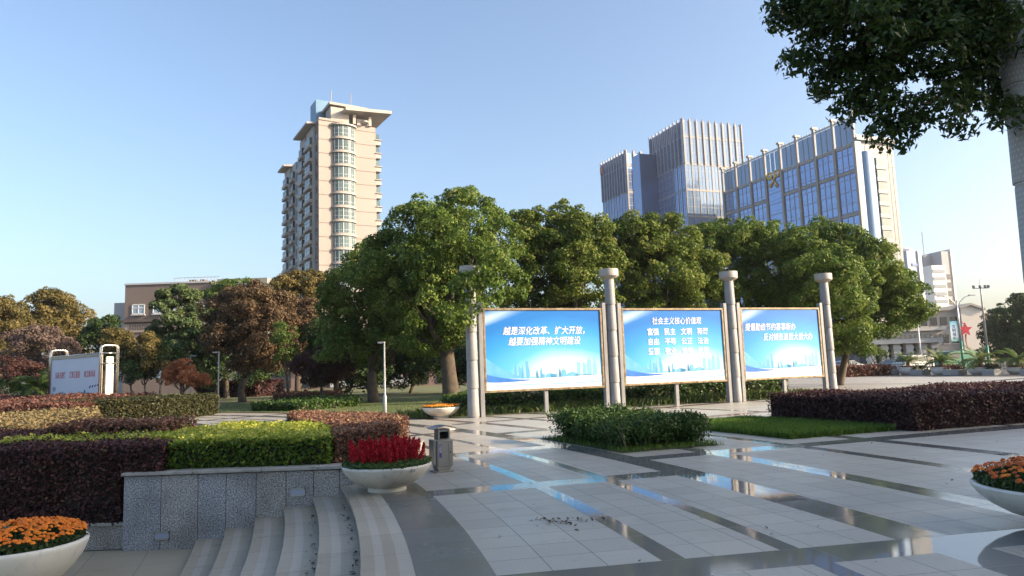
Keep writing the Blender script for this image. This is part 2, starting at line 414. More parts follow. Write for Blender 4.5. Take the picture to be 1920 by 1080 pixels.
# ------------------------------------------------------------------ vegetation
m_bark=M('bark',(.11,.085,.06),(.05,.04,.03),3.,.9,bmp=.9,bscale=18)
m_bark2=M('pale_bark',(.22,.17,.13),(.12,.09,.07),4.,.85,bmp=.6,bscale=20)
m_lime=M('limewash',(.42,.40,.36),(.30,.28,.25),4.,.9)
LM={
 'camphor':leafmat('camphor_leaf',[(0.,(.045,.09,.015)),(.45,(.115,.185,.03)),(.8,(.21,.26,.055)),(1.,(.29,.30,.085))],.35,.55,.2),
 'camphor2':leafmat('camphor_leaf_olive',[(0.,(.05,.09,.015)),(.45,(.13,.185,.03)),(.8,(.225,.255,.055)),(1.,(.31,.30,.085))],.35,.55,.2),
 'near':leafmat('near_camphor_leaf',[(0.,(.025,.05,.012)),(.5,(.055,.095,.02)),(.9,(.10,.14,.03)),(1.,(.14,.08,.03))],.35,.32),
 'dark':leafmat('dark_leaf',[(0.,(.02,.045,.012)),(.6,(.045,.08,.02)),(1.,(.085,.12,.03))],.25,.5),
 'brown':leafmat('brown_leaf',[(0.,(.06,.040,.022)),(.5,(.125,.080,.042)),(.85,(.18,.12,.06)),(1.,(.11,.115,.04))],.25,.6),
 'olive':leafmat('olive_leaf',[(0.,(.08,.075,.022)),(.5,(.15,.12,.035)),(1.,(.26,.19,.07))],.3,.6),
 'fresh':leafmat('fresh_leaf',[(0.,(.05,.10,.02)),(.5,(.11,.17,.035)),(1.,(.20,.24,.06))],.35,.5),
 'red':leafmat('red_maple_leaf',[(0.,(.24,.09,.04)),(.5,(.44,.17,.075)),(1.,(.50,.26,.12))],.35,.6),
 'plum':leafmat('plum_leaf',[(0.,(.045,.02,.02)),(.5,(.09,.04,.032)),(1.,(.15,.075,.05))],.25,.6),
 'pine':leafmat('pine_needles',[(0.,(.045,.08,.03)),(.5,(.10,.145,.05)),(1.,(.18,.21,.085))],.2,.6),
 'twig':leafmat('bare_twig_leaf',[(0.,(.09,.06,.055)),(.5,(.15,.105,.09)),(1.,(.20,.15,.11))],.2,.8),
 'h_plum':leafmat('plum_hedge_leaf',[(0.,(.028,.013,.013)),(.5,(.075,.034,.032)),(.85,(.17,.075,.065)),(1.,(.12,.10,.04))],.2,.5),
 'h_brown':leafmat('brown_hedge_leaf',[(0.,(.09,.042,.028)),(.5,(.24,.125,.08)),(.85,(.38,.215,.135)),(1.,(.24,.20,.09))],.25,.55),
 'h_tan':leafmat('tan_hedge_leaf',[(0.,(.14,.10,.05)),(.5,(.24,.19,.09)),(1.,(.33,.26,.13))],.25,.6),
 'h_yellow':leafmat('yellow_hedge_leaf',[(0.,(.07,.14,.02)),(.35,(.24,.32,.04)),(.7,(.55,.54,.09)),(1.,(.70,.64,.18))],.42,.5,.25),
 'h_green':leafmat('green_hedge_leaf',[(0.,(.025,.06,.012)),(.5,(.06,.115,.022)),(.9,(.12,.18,.04)),(1.,(.16,.2,.06))],.25,.45),
 'h_dark':leafmat('dark_hedge_leaf',[(0.,(.022,.03,.012)),(.5,(.055,.06,.022)),(.85,(.11,.085,.035)),(1.,(.14,.10,.04))],.25,.5),
 'h_rust':leafmat('rust_hedge_leaf',[(0.,(.07,.032,.026)),(.5,(.16,.074,.056)),(1.,(.27,.14,.095))],.25,.6),
 'lily':leafmat('strap_leaf',[(0.,(.03,.06,.012)),(.5,(.09,.13,.025)),(1.,(.28,.28,.09))],.25,.4),
 'grass':leafmat('grass_blade',[(0.,(.04,.10,.015)),(.5,(.10,.19,.028)),(.9,(.20,.27,.05)),(1.,(.30,.28,.10))],.35,.4),
}
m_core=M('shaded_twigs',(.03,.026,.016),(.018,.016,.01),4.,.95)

def tree(name,label,mat,base,blobs,leaf=.2,dens=55,tuft=.6,tr=.18,trunk=True,bark=None,group=None,cat='tree',trunk_to=None,lean=0.,lime=0.,fill=.25,asp=1.6,forks=5,fine=True,limb=1.):
    """blobs: list of (centre xyz, radius or (rx,ry,rz)); leaves sit on many small tufts spread through the blobs"""
    base=np.asarray(base,float)
    if fine: leaf*=.56; dens*=2.6; tuft*=.85
    root=thing(name,label,cat,base,0,group)
    Ps=[];Ns=[];Vs=[]
    for c,rad in blobs:
        c=np.asarray(c,float)-base
        rad=np.array([rad]*3 if np.isscalar(rad) else rad,float)
        rm=rad.mean()
        nt_=max(5,int(7.5*(rm/tuft)**2*(.62 if fine else .55)))
        d=unit(rng.normal(size=(nt_,3))); d[:,2]=np.where(d[:,2]<-.55,-d[:,2],d[:,2])
        rr=np.where(rng.random(nt_)<fill,rng.uniform(.25,.75,nt_),rng.uniform(.78,1.06,nt_))
        tc=c+d*rad*rr[:,None]
        for k in range(nt_):
            ts=tuft*rng.uniform(.65,1.35)
            if fine and rng.random()<.16: tc[k]=c+d[k]*rad*rng.uniform(1.04,1.22); ts*=.55
            n=max(6,int(dens*(ts/tuft)**2))
            dd=unit(rng.normal(size=(n,3))*np.array([1,1,.9])+d[k]*.55+np.array([0,0,.25]))
            q=tc[k]+dd*(ts*rng.uniform(.45,1.05,n)**.6)[:,None]*np.array([1,1,.8])
            Ps.append(q); Ns.append(unit(dd+np.array([0,0,.35])+rng.normal(size=(n,3))*.55))
            Vs.append(np.clip(rng.normal(.42+rng.normal()*.13,.2,n),0,1))
    P=np.concatenate(Ps);Nn=np.concatenate(Ns);V=np.concatenate(Vs)
    sz=leaf*rng.uniform(.6,1.25,len(P))
    v,f=leaf_quads(P,Nn,sz,asp,.35)
    npmesh('crown',v,f,LM[mat],root,attr=np.repeat(V,4))
    if trunk:
        mb=MB(); mb.smooth=True
        cen=np.mean([np.asarray(b[0],float) for b in blobs],0)-base
        low=min((np.asarray(b[0])[2]-base[2]) for b in blobs)
        fk=np.array([cen[0]*.45+lean,cen[1]*.45,max(.9,low*.62)]) if trunk_to is None else np.asarray(trunk_to)-base
        mid=fk*.5+np.array([lean*.3+rng.normal()*tr*.4,rng.normal()*tr*.3,0])
        mb.tube([(0,0,-.1),(0,0,.15),tuple(mid),tuple(fk)],[tr*1.45,tr*1.12,tr*.9,tr*.78],10)
        idx=np.argsort([-np.mean(b[1]) for b in blobs])[:forks]
        for i in idx:
            t=np.asarray(blobs[i][0],float)-base
            m1=fk*.6+t*.4+np.array([0,0,-.12*np.linalg.norm(t-fk)])+rng.normal(size=3)*tr*.5
            mb.tube([tuple(fk),tuple(m1),tuple(t)],[tr*.62*limb,tr*.42*limb,tr*.12*limb],7)
            for _ in range(2):
                e=t+unit(rng.normal(size=3))*np.mean(blobs[i][1])*.8
                mb.tube([tuple(m1),tuple(m1*.4+e*.6),tuple(e)],[tr*.3*limb,tr*.2*limb,tr*.05*limb],5)
        tk=mb.build('trunk',bark or m_bark,root)
        if lime:
            mb=MB(); mb.smooth=True; mb.tube([(0,0,-.05),(0,0,.15),(mid[0]*.5,mid[1]*.5,lime)],[tr*1.48,tr*1.17,tr*1.06],10); mb.build('limewash_band',m_lime,tk)
    return root
def pb(px,py,rp,Y,dy=0.,sq=1.):
    """blob seen round (px,py) with radius rp pixels at depth Y"""
    c=at(px,py,Y+dy); r=rp*Y/F_PX
    return (c,(r,r,r*sq))
def pbs(L,Y,spread=.8):
    out=[]
    for i,l in enumerate(L):
        px,py,rp=l[:3]; dy=(l[3] if len(l)>3 else (rng.random()-.5)*2*spread*rp*Y/F_PX)
        out.append(pb(px,py,rp,Y,dy))
    return out
def gbase(px,Y,z=0.):
    d=ray(px,700); return np.array([d[0]/d[1]*Y,Y,z])

# big camphor trees behind the billboards
def cb(L,Y): return pbs([(x,y,r*.90)+tuple(q) for x,y,r,*q in L],Y)
tree('camphor_tree','tallest round camphor tree, left of the first billboard behind the far flower bowl','camphor',gbase(846,40),
  cb([(795,438,68),(875,428,76),(730,490,52),(930,468,56),(800,515,85),(890,540,74),(850,475,80),(745,565,58),(905,600,42,-1.),(820,600,56),(780,640,46),(865,630,40),(700,520,44),(830,560,80),(950,540,40)],40)+pbs([(905,545,38,0),(880,590,26,0),(925,512,36,0)],26.3),.19,58,.62,.46,trunk_to=at(838,655,40),forks=8)
tree('camphor_tree','dark wide camphor crown reaching down left of the tallest camphor','camphor',gbase(700,45),
  cb([(660,545,50),(700,590,64),(645,620,50),(715,520,48),(690,490,38),(740,640,54),(690,660,52),(635,575,38),(770,600,60),(640,660,40),(740,560,60)],45),.2,55,.62,.34)
tree('camphor_tree','camphor tree with a crown rising behind the first billboard','camphor2',gbase(1060,43),
  cb([(1010,440,50),(1060,430,52),(1105,450,48),(1030,510,68),(1095,520,62),(1000,580,56),(1060,600,66),(1120,590,48),(1050,500,70),(985,440,42),(975,500,46),(1135,500,36),(1075,460,56)],43),.2,56,.62,.36)
tree('camphor_tree','camphor tree with yellowish leaves behind the post between first and second billboard','camphor2',gbase(1235,46),
  cb([(1200,448,46),(1250,452,48),(1295,470,42),(1175,495,48),(1240,525,80),(1320,515,48),(1190,575,54),(1290,575,60),(1345,545,36),(1240,605,64),(1160,460,38),(1220,480,50)],46),.21,56,.64,.36)
tree('camphor_tree','camphor tree behind the gap between second and third billboard','camphor',gbase(1420,50),
  cb([(1350,460,44),(1400,455,46),(1450,460,48),(1400,515,74),(1470,525,62),(1380,575,60),(1460,595,64),(1320,450,34),(1430,480,50)],50),.22,54,.66,.36)
tree('camphor_tree','broad camphor tree at the right end of the billboard row','camphor',gbase(1573,47),
  cb([(1530,462,50),(1585,472,50),(1560,545,84),(1500,535,58),(1635,508,50),(1670,548,50),(1708,562,34),(1630,590,66),(1695,600,34),(1560,605,70),(1655,615,38),(1590,642,42),(1500,470,40),(1610,500,56),(1720,585,22),(1530,640,40)],47)+pbs([(1560,522,32,0),(1585,560,26,0),(1540,502,28,0)],34.6),.2,58,.62,.24,trunk_to=at(1590,645,47),lean=.2,forks=8)

# wood to the left
tree('round_tree','olive brown round tree at the far left behind the framed sign','olive',gbase(100,78),pbs([(95,588,42),(60,610,36),(135,612,42),(150,650,30),(95,645,50),(50,640,34)],78),.3,42,.85,.3)
tree('round_tree','brownish tree cut by the left edge of the photo','olive',gbase(5,72),pbs([(0,600,38),(28,625,36),(10,650,40),(-30,610,40)],72),.28,45,.8,.28)
tree('bare_tree','greyish brown half bare tree left of the palm','twig',gbase(45,62,.3),pbs([(30,660,36),(70,650,36),(50,690,30),(105,660,30)],62),.22,40,.7,.16)
tree('dark_tree','small dark green tree left of the brown flat roofed block','dark',gbase(195,70),pbs([(195,625,28),(178,645,24),(212,645,26),(195,660,28)],70),.27,50,.75,.2)
tree('pine_tree','tall pine with layered pale green tufts before the brown flat roofed block','pine',gbase(345,60),
  [pb(px,py,rp,60,dy,.55) for px,py,rp,dy in ((330,552,26,0),(352,560,24,.6),(312,578,22,-.5),(362,588,25,.4),(330,605,30,-.4),(305,628,24,.3),(372,622,24,-.6),(345,640,32,.2),(315,660,26,-.5),(372,660,28,.5),(340,680,30,0))],.2,52,.5,.22,asp=2.6)
tree('autumn_tree','large reddish brown tree between the pine and the tower','brown',gbase(455,54),pbs([(430,595,48),(478,580,46),(445,640,50),(500,632,50),(410,645,30),(470,680,42),(520,590,36)],54),.2,52,.62,.28)
tree('autumn_tree','second reddish brown tree, below the olive crown','brown',gbase(560,58),pbs([(540,600,46),(580,600,40),(550,650,50),(590,640,40),(525,670,38)],58),.21,50,.64,.26)
tree('olive_tree','olive yellow crown under the foot of the cream tower','olive',gbase(560,64),pbs([(535,545,30),(575,540,32),(600,560,26),(555,570,42)],64),.22,50,.66,.26)
tree('green_tree','light green crown before the grey green roof box','fresh',gbase(425,66),pbs([(420,550,24),(450,548,22),(400,572,26),(470,560,22),(430,590,36)],66),.24,46,.7,.24)
tree('lime_tree','small bright green tree in the gap before the dark wood','fresh',gbase(540,50),pbs([(535,625,18),(528,650,18),(540,670,16)],50),.18,42,.5,.12)
tree('green_tree','mid green tree leaning over the purple maple','dark',gbase(625,52),pbs([(610,640,34),(650,650,36),(600,670,28),(680,665,30),(640,690,30)],52),.2,52,.6,.22)
tree('purple_maple','low purple leaved maple in the middle of the lawn','plum',gbase(600,47),pbs([(575,690,26,0),(610,680,26,0),(640,695,24,0),(600,708,28,0)],47),.15,52,.42,.1)
tree('red_maple','small orange red maple beside the second lamp post','red',gbase(338,44,.2),[pb(px,py,rp,44,dy,.6) for px,py,rp,dy in ((345,688,20,0),(322,712,20,.2),(366,714,20,-.2),(335,700,22,.3),(352,708,20,-.3),(378,716,12,0))],.11,60,.32,.09,bark=m_bark2)
for k,(px,L,mt,lb) in enumerate(((248,[(240,672,24),(258,690,26),(232,700,22)],'dark','slim young tree just right of the framed sign'),
    (273,[(268,655,26),(285,680,24),(262,700,22)],'olive','slim young tree with yellowing leaves, second right of the framed sign'),
    (300,[(305,680,24),(292,700,22),(318,665,20)],'dark','slim young green tree nearest the red maple'),
    (215,[(215,640,22),(228,655,22)],'olive','slim young tree whose crown shows over the sign frame'))):
    tree('young_tree',lb,mt,gbase(px,48,.2),pbs(L,48),.15,50,.45,.08,bark=m_bark2,group='young trees by the sign')
# shaded understorey that closes the wood
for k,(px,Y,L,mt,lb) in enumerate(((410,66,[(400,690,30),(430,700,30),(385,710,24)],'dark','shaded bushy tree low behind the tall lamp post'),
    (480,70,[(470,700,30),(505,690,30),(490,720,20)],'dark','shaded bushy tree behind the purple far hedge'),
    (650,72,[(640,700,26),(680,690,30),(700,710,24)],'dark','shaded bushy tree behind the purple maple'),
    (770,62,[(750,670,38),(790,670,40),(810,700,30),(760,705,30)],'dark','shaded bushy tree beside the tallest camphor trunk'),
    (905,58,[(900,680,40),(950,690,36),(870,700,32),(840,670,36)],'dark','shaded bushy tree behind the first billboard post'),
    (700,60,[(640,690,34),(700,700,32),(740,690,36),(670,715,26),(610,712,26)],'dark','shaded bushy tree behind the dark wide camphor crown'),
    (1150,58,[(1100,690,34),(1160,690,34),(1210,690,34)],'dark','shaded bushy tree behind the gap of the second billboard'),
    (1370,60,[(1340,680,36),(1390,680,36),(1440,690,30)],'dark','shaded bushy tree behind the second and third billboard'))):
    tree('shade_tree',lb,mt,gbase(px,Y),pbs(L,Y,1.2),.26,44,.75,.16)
for k,(px,L,lb) in enumerate(((20,[(12,728,16),(30,735,13)],'bright green bush at the left edge'),(60,[(62,728,14),(50,735,12)],'dark bush at the foot of the left lamp'),(20,[(20,695,26),(50,700,22)],'reddish brown bush below the half bare tree'))):
    tree('bush',lb,('fresh','dark','plum')[k],gbase(px,50,.5),pbs(L,50),.16,50,.45,.06,trunk=False,cat='bush')
# right edge
tree('street_tree','big dark tree at the right edge behind the floodlight pole','dark',gbase(1895,100),pbs([(1890,620,40),(1925,600,44),(1872,655,26),(1915,650,44),(1950,640,50)],100),.38,46,1.0,.3)
for px,L,mt,lb in ((1590,[(1585,658,16),(1605,660,15)],'dark','small shrub tree left of the colonnade, nearest the billboard row'),(1640,[(1632,662,12),(1650,668,11)],'fresh','small light green shrub tree below the colonnade')):
    tree('shrub_tree',lb,mt,gbase(px,80),pbs(L,80),.22,46,.55,.08)

# foreground camphor, top right
def near_tree():
    base=(8.6,9.6,0)
    B=[(at(1540,20,8.6),.46),(at(1525,95,8.9),.30),(at(1610,60,8.4),.55),(at(1600,150,8.8),.38),(at(1550,170,9.2),.24),(at(1690,105,8.6),.6),(at(1650,195,8.9),.32),(at(1705,225,8.6),.26),(at(1760,55,8.8),.65),(at(1790,160,8.9),.38),(at(1850,90,9.2),.6),(at(1840,185,9.1),.30),(at(1900,50,8.4),.6),(at(1905,180,9.3),.30),(at(1830,210,8.7),.22),(at(1890,215,8.8),.2),(at(1765,215,8.7),.2),(at(1672,258,8.8),.16),(at(1590,210,8.9),.18),(at(1485,45,8.7),.24),(at(1500,130,8.9),.16),(at(1640,-40,9.),.9),(at(1800,-80,9.4),1.2),(at(1560,-60,8.8),.8),(at(1950,-60,9.8),1.2),(at(2020,60,10.5),1.1),(at(1750,-180,10.5),1.3),(at(1930,-200,10.8),1.4),(at(2080,-80,11.5),1.3)]
    root=tree('camphor_tree','near camphor tree whose dark leafy boughs hang into the top right corner','near',base,B,.046,95,.23,.20,trunk_to=(8.3,9.6,5.2),fill=.5,asp=2.2,forks=9,fine=False,limb=.5)
near_tree()

# palm with arching fronds
def palm(name,label,base,h,n,fl,group=None,lean=.0,tr=.12,mat='lily'):
    root=thing(name,label,'palm',base,0,group)
    mb=MB(); mb.smooth=True; mb.tube([(0,0,-.02),(0,0,h*.5),(0,0,h)],[tr*1.2,tr,tr*1.05],10); mb.build('trunk',m_bark2,root)
    Ps=[];Fs=[];At=[];c=0
    for k in range(n):
        a=2*math.pi*k*.381966+rng.normal()*.1; up=rng.uniform(.15,1.25); L=fl*rng.uniform(.8,1.1)
        pts=[];d=np.array([math.cos(a)*math.cos(up),math.sin(a)*math.cos(up),math.sin(up)]);p=np.array([0,0,h])
        for i in range(14):
            pts.append(p.copy()); p=p+d*L/13; d=unit(d+np.array([0,0,-.10-.04*i/13]))
        pts=np.array(pts); side=np.array([-math.sin(a),math.cos(a),0])
        v0=np.clip(rng.normal(.5,.18),0,1)
        for i in range(1,14):
            tdir=unit(pts[i]-pts[i-1]); ll=L*.26*math.sin(math.pi*(.12+.85*i/14))
            for s in (-1,1):
                for j in (0,.5):
                    q=pts[i]-(pts[i]-pts[i-1])*j
                    tip=q+(side*s*.8+tdir*.55+np.array([0,0,-.28+rng.normal()*.08]))*ll; w=tdir*.018*fl
                    mid_=q*.5+tip*.5+np.array([0,0,.05*ll])
                    Ps+= [q-w*.6,mid_-w,tip,mid_+w]; Fs.append((c,c+1,c+2,c+3)); c+=4; At+=[v0]*4
        for i in range(13):
            w=side*.012*fl; Ps+=[pts[i]-w,pts[i]+w,pts[i+1]+w*.7,pts[i+1]-w*.7]; Fs.append((c,c+1,c+2,c+3)); c+=4; At+=[.8]*4
    npmesh('fronds',np.array(Ps),np.array(Fs),LM[mat],root,attr=np.array(At))
    return root
palm('palm_tree','feathery green palm at the left end of the framed sign',gbase(83,44,.4),1.1,34,2.1,tr=.2,mat='fresh')

# ------------------------------------------------------------------ hedges
def tri_area(T): return .5*np.linalg.norm(np.cross(T[:,1]-T[:,0],T[:,2]-T[:,0]),axis=1)
def hedge(name,label,mat,poly,z0,z1,leaf=.05,dens=700,rough=.05,cat='hedge',parts=None,top=None,group=None,sidev=0.):
    """clipped hedge: dark twiggy core plus leaves over its top and sides. top(x,y) -> extra height"""
    polys=[(poly,z0,z1)]+(parts or [])
    b=np.array([np.mean([p[0] for p in poly]),np.mean([p[1] for p in poly]),z0])
    root=thing(name,label,cat,b,0,group)
    core=MB(); TR=[];NR_=[];EX=[]
    for pl,a,c in polys:
        pl=[np.array(p[:2],float) for p in pl]
        ar=sum(pl[i][0]*pl[(i+1)%len(pl)][1]-pl[(i+1)%len(pl)][0]*pl[i][1] for i in range(len(pl)))
        if ar<0: pl=pl[::-1]
        cen=np.mean(pl,0); ins=[]
        n=len(pl)
        for i in range(n):
            e0=unit(pl[i]-pl[i-1]); e1=unit(pl[(i+1)%n]-pl[i]); nn=unit(np.array([-e0[1],e0[0]])+np.array([-e1[1],e1[0]])); ins.append(pl[i]+nn*(.05+leaf*.6))
        bmx=bmesh.new(); vs=[bmx.verts.new((p[0],p[1],0)) for p in pl]; f=bmx.faces.new(vs); tr=bmesh.ops.triangulate(bmx,faces=[f])
        tris=[[np.array(v.co)[:2] for v in ff.verts] for ff in bmx.faces]; bmx.free()
        # core: subdivided top following top()
        zt=(lambda x,y,c=c:c+(top(x,y) if top else 0.)-.05-leaf*.7)
        k=len(ins)
        vs=[(p[0]-b[0],p[1]-b[1],a-b[2]) for p in ins]+[(p[0]-b[0],p[1]-b[1],zt(*p)-b[2]) for p in ins]
        core.faces(vs,[tuple(range(k,2*k))]+[(i,(i+1)%k,k+(i+1)%k,k+i) for i in range(k)])
        for t in tris:
            TR.append([[*q,c] for q in t]); NR_.append((0,0,1)); EX.append(1)
        for i in range(n):
            p,q=pl[i],pl[(i+1)%n]; e=unit(q-p); no=(e[1],-e[0],0)
            # skip faces pointing well away from every place one could stand in front
            mid=(p+q)/2
            if np.dot(no[:2],-mid)<-.35*np.linalg.norm(mid): continue
            TR.append([[*p,a],[*q,a],[*q,c]]);TR.append([[*p,a],[*q,c],[*p,c]]); NR_+= [no,no]; EX+=[0,0]
    core.build('branches',m_core,root)
    T=np.array(TR,float); A=tri_area(T); NN=np.array(NR_,float); EX=np.array(EX)
    ntot=int(A.sum()*dens); ntot=min(ntot,150000)
    pick=rng.choice(len(A),ntot,p=A/A.sum())
    u=rng.random((ntot,2)); fl=u.sum(1)>1; u[fl]=1-u[fl]
    t=T[pick]; P=t[:,0]+(t[:,1]-t[:,0])*u[:,:1]+(t[:,2]-t[:,0])*u[:,1:]
    n0=NN[pick]
    if top is not None:
        ex=np.array([top(x,y) for x,y in P[:,:2]]); w=np.where(EX[pick]==1,1.,np.clip((P[:,2]-z0)/(z1-z0),0,1)); P[:,2]+=ex*w
    # lumpy clipped surface
    lump=np.sin(P[:,0]*3.1+P[:,1]*1.7)*np.sin(P[:,1]*2.3-P[:,2]*4.)*rough*.6+np.sin(P[:,0]*9.+P[:,2]*7)*np.sin(P[:,1]*8.)*rough*.35
    P=P+n0*(lump+rng.normal(size=ntot)*rough*.55-rng.random(ntot)*leaf*.6)[:,None]
    sprig=rng.random(ntot)<.015
    P[sprig]+=n0[sprig]*rng.uniform(.02,.10,(sprig.sum(),1))*(leaf/.05)
    nn=unit(n0*.55+np.array([0,0,.3])+rng.normal(size=(ntot,3))*.6)
    patch=.5+.5*np.sin(P[:,0]*1.3+2*np.sin(P[:,1]*.9))*np.sin(P[:,1]*1.1+P[:,2]*2)
    V=np.clip(rng.normal(.42,.2,ntot)+(patch-.5)*.22+np.where(EX[pick]==1,-sidev*.6,sidev)+np.where((EX[pick]==1)|(P[:,2]>z1-.10),0.,sidev*.3),0,1)   # fresh shoots top the yellow hedge; side shade is also put into leaf colour
    sz=leaf*rng.uniform(.6,1.35,ntot)
    v,f=leaf_quads(P-b,nn,sz,1.7)
    npmesh('leaves',v,f,[LM[mat]],root,attr=np.repeat(V,4))
    return root

hedge('clipped_hedge','big dark plum hedge in the lower left corner above the low wall','h_plum',
  [(-14,11.75),(-6.42,11.75),(-6.42,12.5),(-7.6,12.6),(-7.8,15.),(-14,17.5)],-.5,.74,.036,1700,.05,parts=[([(-6.43,11.70),(-5.75,11.66),(-5.75,12.35),(-6.43,12.45)],.30,.74)])
hedge('clipped_hedge','yellow green hedge along the coping of the speckled wall','h_yellow',
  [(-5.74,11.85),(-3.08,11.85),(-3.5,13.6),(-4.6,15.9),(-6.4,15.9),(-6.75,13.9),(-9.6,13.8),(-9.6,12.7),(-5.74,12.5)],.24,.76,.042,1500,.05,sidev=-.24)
hedge('clipped_hedge','low brown hedge strip standing behind the yellow green hedge','h_brown',
  [(-9.1,13.9),(-6.75,13.75),(-6.55,14.7),(-9.1,15.4)],.24,.97,.042,1300,.05)
hedge('clipped_hedge','sunlit tan hedge sloping at the left behind the low brown strip','h_tan',
  [(-22,17.6),(-14,17.6),(-9.6,16.0),(-11.6,20),(-14.6,25),(-24,25)],.24,.76,.06,750,.06,top=lambda x,y:.04*math.sin(x*.8)+.012*(y-17))
hedge('clipped_hedge','long dark hedge ending square beside the grey paved path','h_dark',
  [tuple(G(195,797)[:2]),tuple(G(300,790)[:2]),tuple(G(393,779)[:2]),tuple(G(393,779)[:2]+np.array([-.6,2.4])),(-19.5,36),(-22,30)],.0,.98,.065,800,.07)
hedge('clipped_hedge','carpet of low rust brown shrubs spread below the framed sign','h_rust',
  [(-40,25.5),(-24,25.2),(-17,27.5),(-22.5,31),(-21,37),(-20,38.5),(-21,42),(-36,48),(-50,44)],.2,.95,.085,420,.10,top=lambda x,y:.16*math.sin(x*.55+y*.3)*math.sin(y*.45)+.05)
hedge('clipped_hedge','reddish brown hedge curving beside the bed kerb right of the yellow green hedge','h_brown',
  [(-3.02,11.95),(-2.65,12.6),(-2.38,14.2),(-2.4,15.8),(-3.4,17.6),(-6.0,19.8),(-6.0,18.9),(-5.0,16.4),(-4.5,15.6),(-3.45,13.6)],.2,.80,.038,1400,.045,sidev=-.22)  # darker sides here are shade put into the leaf colour
hedge('clipped_hedge','far purple hedge at the edge of the dark wood','h_plum',
  [tuple(G(366,747)[:2]),tuple(G(482,744)[:2]),tuple(G(482,744)[:2]+np.array([1,5])),tuple(G(366,747)[:2]+np.array([-1,5]))],0,1.45,.2,70,.12)
hedge('clipped_hedge','low dark green hedge on the lawn left of the thin lamp post','h_green',
  [tuple(G(470,771)[:2]),tuple(G(560,771)[:2]),tuple(G(672,762)[:2]),tuple(G(672,756)[:2]),tuple(G(560,759)[:2])],0,.42,.10,260,.08)
hedge('clipped_hedge','reddish hedge strip in front of the purple maple','h_brown',
  [tuple(G(515,757)[:2]),tuple(G(640,755)[:2]),tuple(G(640,751)[:2]),tuple(G(515,752)[:2])],0,.62,.12,180,.08)
bp=lambda r,t:PO(r,t)[:2]
hedge('clipped_hedge','large plum hedge on the right of the plaza with a shaded front','h_plum',
  [bp(52.6,20.45),bp(57,20.3),bp(66,20.2),bp(66,24.6),bp(60,25.),bp(52.6,25.6),bp(52.55,23)],0,.74,.042,1250,.05,top=lambda x,y:.05*math.sin(x*.9+y*.6))
hedge('clipped_hedge','light green low hedge beyond the large plum hedge at the right edge','h_yellow',
  [bp(66.2,20.8),bp(73,21),bp(73,23.8),bp(66.2,23.6)],0,.80,.09,260,.07)

hedge('shrub_row','long low dark shrub row in the shade behind the billboard row','h_green',
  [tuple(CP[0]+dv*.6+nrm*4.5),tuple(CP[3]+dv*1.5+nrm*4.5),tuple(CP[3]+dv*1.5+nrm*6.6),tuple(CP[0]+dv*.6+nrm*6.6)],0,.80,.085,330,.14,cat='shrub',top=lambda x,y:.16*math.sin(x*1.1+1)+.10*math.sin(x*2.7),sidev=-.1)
# loose green shrub clump on its grass patch in the plaza middle
def shrub_clump():
    root=thing('shrub_clump','dark green untrimmed shrub clump in the middle of the plaza paving','shrub',PO(46.3,23.2),0)
    b=np.array(PO(46.3,23.2)); Ps=[];Ns=[];Vs=[]
    st_=[]
    for k in range(135):
        r_=rng.uniform(45.3,47.3); t_=rng.uniform(21.5,25.1); p=np.array(PO(r_,t_))
        h=.66+.05*math.sin(t_*5)+rng.normal()*.035+.10*(t_>24.0); rr=.34
        n=520; dd=unit(rng.normal(size=(n,3))); dd[:,2]=np.abs(dd[:,2])*.9-.25
        q=p-b+np.array([0,0,h-.28])+dd*(rr*rng.uniform(.5,1.12,n))[:,None]*np.array([1,1,1.05]); Ps.append(q); Ns.append(unit(dd+rng.normal(size=(n,3))*.6+[0,0,.3])); Vs.append(np.clip(rng.normal(.4+rng.normal()*.1,.2,n),0,1))
        st_.append((p-b,h))
        n=230; dd=unit(rng.normal(size=(n,3))); q=p-b+np.array([0,0,h*.36])+dd*np.array([.30,.30,.20])*rng.uniform(.4,1.1,(n,1)); Ps.append(q); Ns.append(unit(dd+rng.normal(size=(n,3))*.6)); Vs.append(np.clip(rng.normal(.36,.18,n),0,1))
    # feathery shoots
    for k in range(46):
        p=np.array(PO(rng.uniform(45.05,47.3),rng.choice([rng.uniform(24.6,25.5),rng.uniform(21.3,25.4)])))-b; d=unit(rng.normal(size=3)*np.array([.5,.5,.15])+[0,0,1.]); L=rng.uniform(.15,.35)
        n=16; q=p+np.array([0,0,.55])+d*np.linspace(.1,1,n)[:,None]*L+rng.normal(size=(n,3))*.018; Ps.append(q);Ns.append(unit(rng.normal(size=(n,3))+[0,0,.5]));Vs.append(np.clip(rng.normal(.7,.15,n),0,1))
    P=np.concatenate(Ps);Q=np.concatenate(Ns);V=np.concatenate(Vs)
    v,f=leaf_quads(P,Q,.036*rng.uniform(.6,1.3,len(P)),1.9); npmesh('leaves',v,f,LM['h_green'],root,attr=np.repeat(V,4))
    mb=MB(); mb.smooth=True
    for p,h in st_:
        e=p+np.array([rng.normal()*.14,rng.normal()*.14,h-.15]); m_=p*.5+e*.5+rng.normal(size=3)*.04
        mb.tube([tuple(p+np.array([0,0,-.02])),tuple(m_),tuple(e)],[.018,.014,.008],5)
    for t_ in (22.6,21.9,21.4):   # bare pale stems on the near face
        p=np.array(PO(45.12+rng.uniform(0,.3),t_))-b
        for s in range(4):
            e=p+np.array([rng.normal()*.16,rng.normal()*.1-.05,.45+rng.random()*.15]); mb.tube([tuple(p),tuple(p*.6+e*.4+rng.normal(size=3)*.03),tuple(e)],[.014,.011,.006],5)
    mb.build('stems',M('pale_stem',(.22,.19,.14),(.12,.10,.07),6.,.8),root)
shrub_clump()

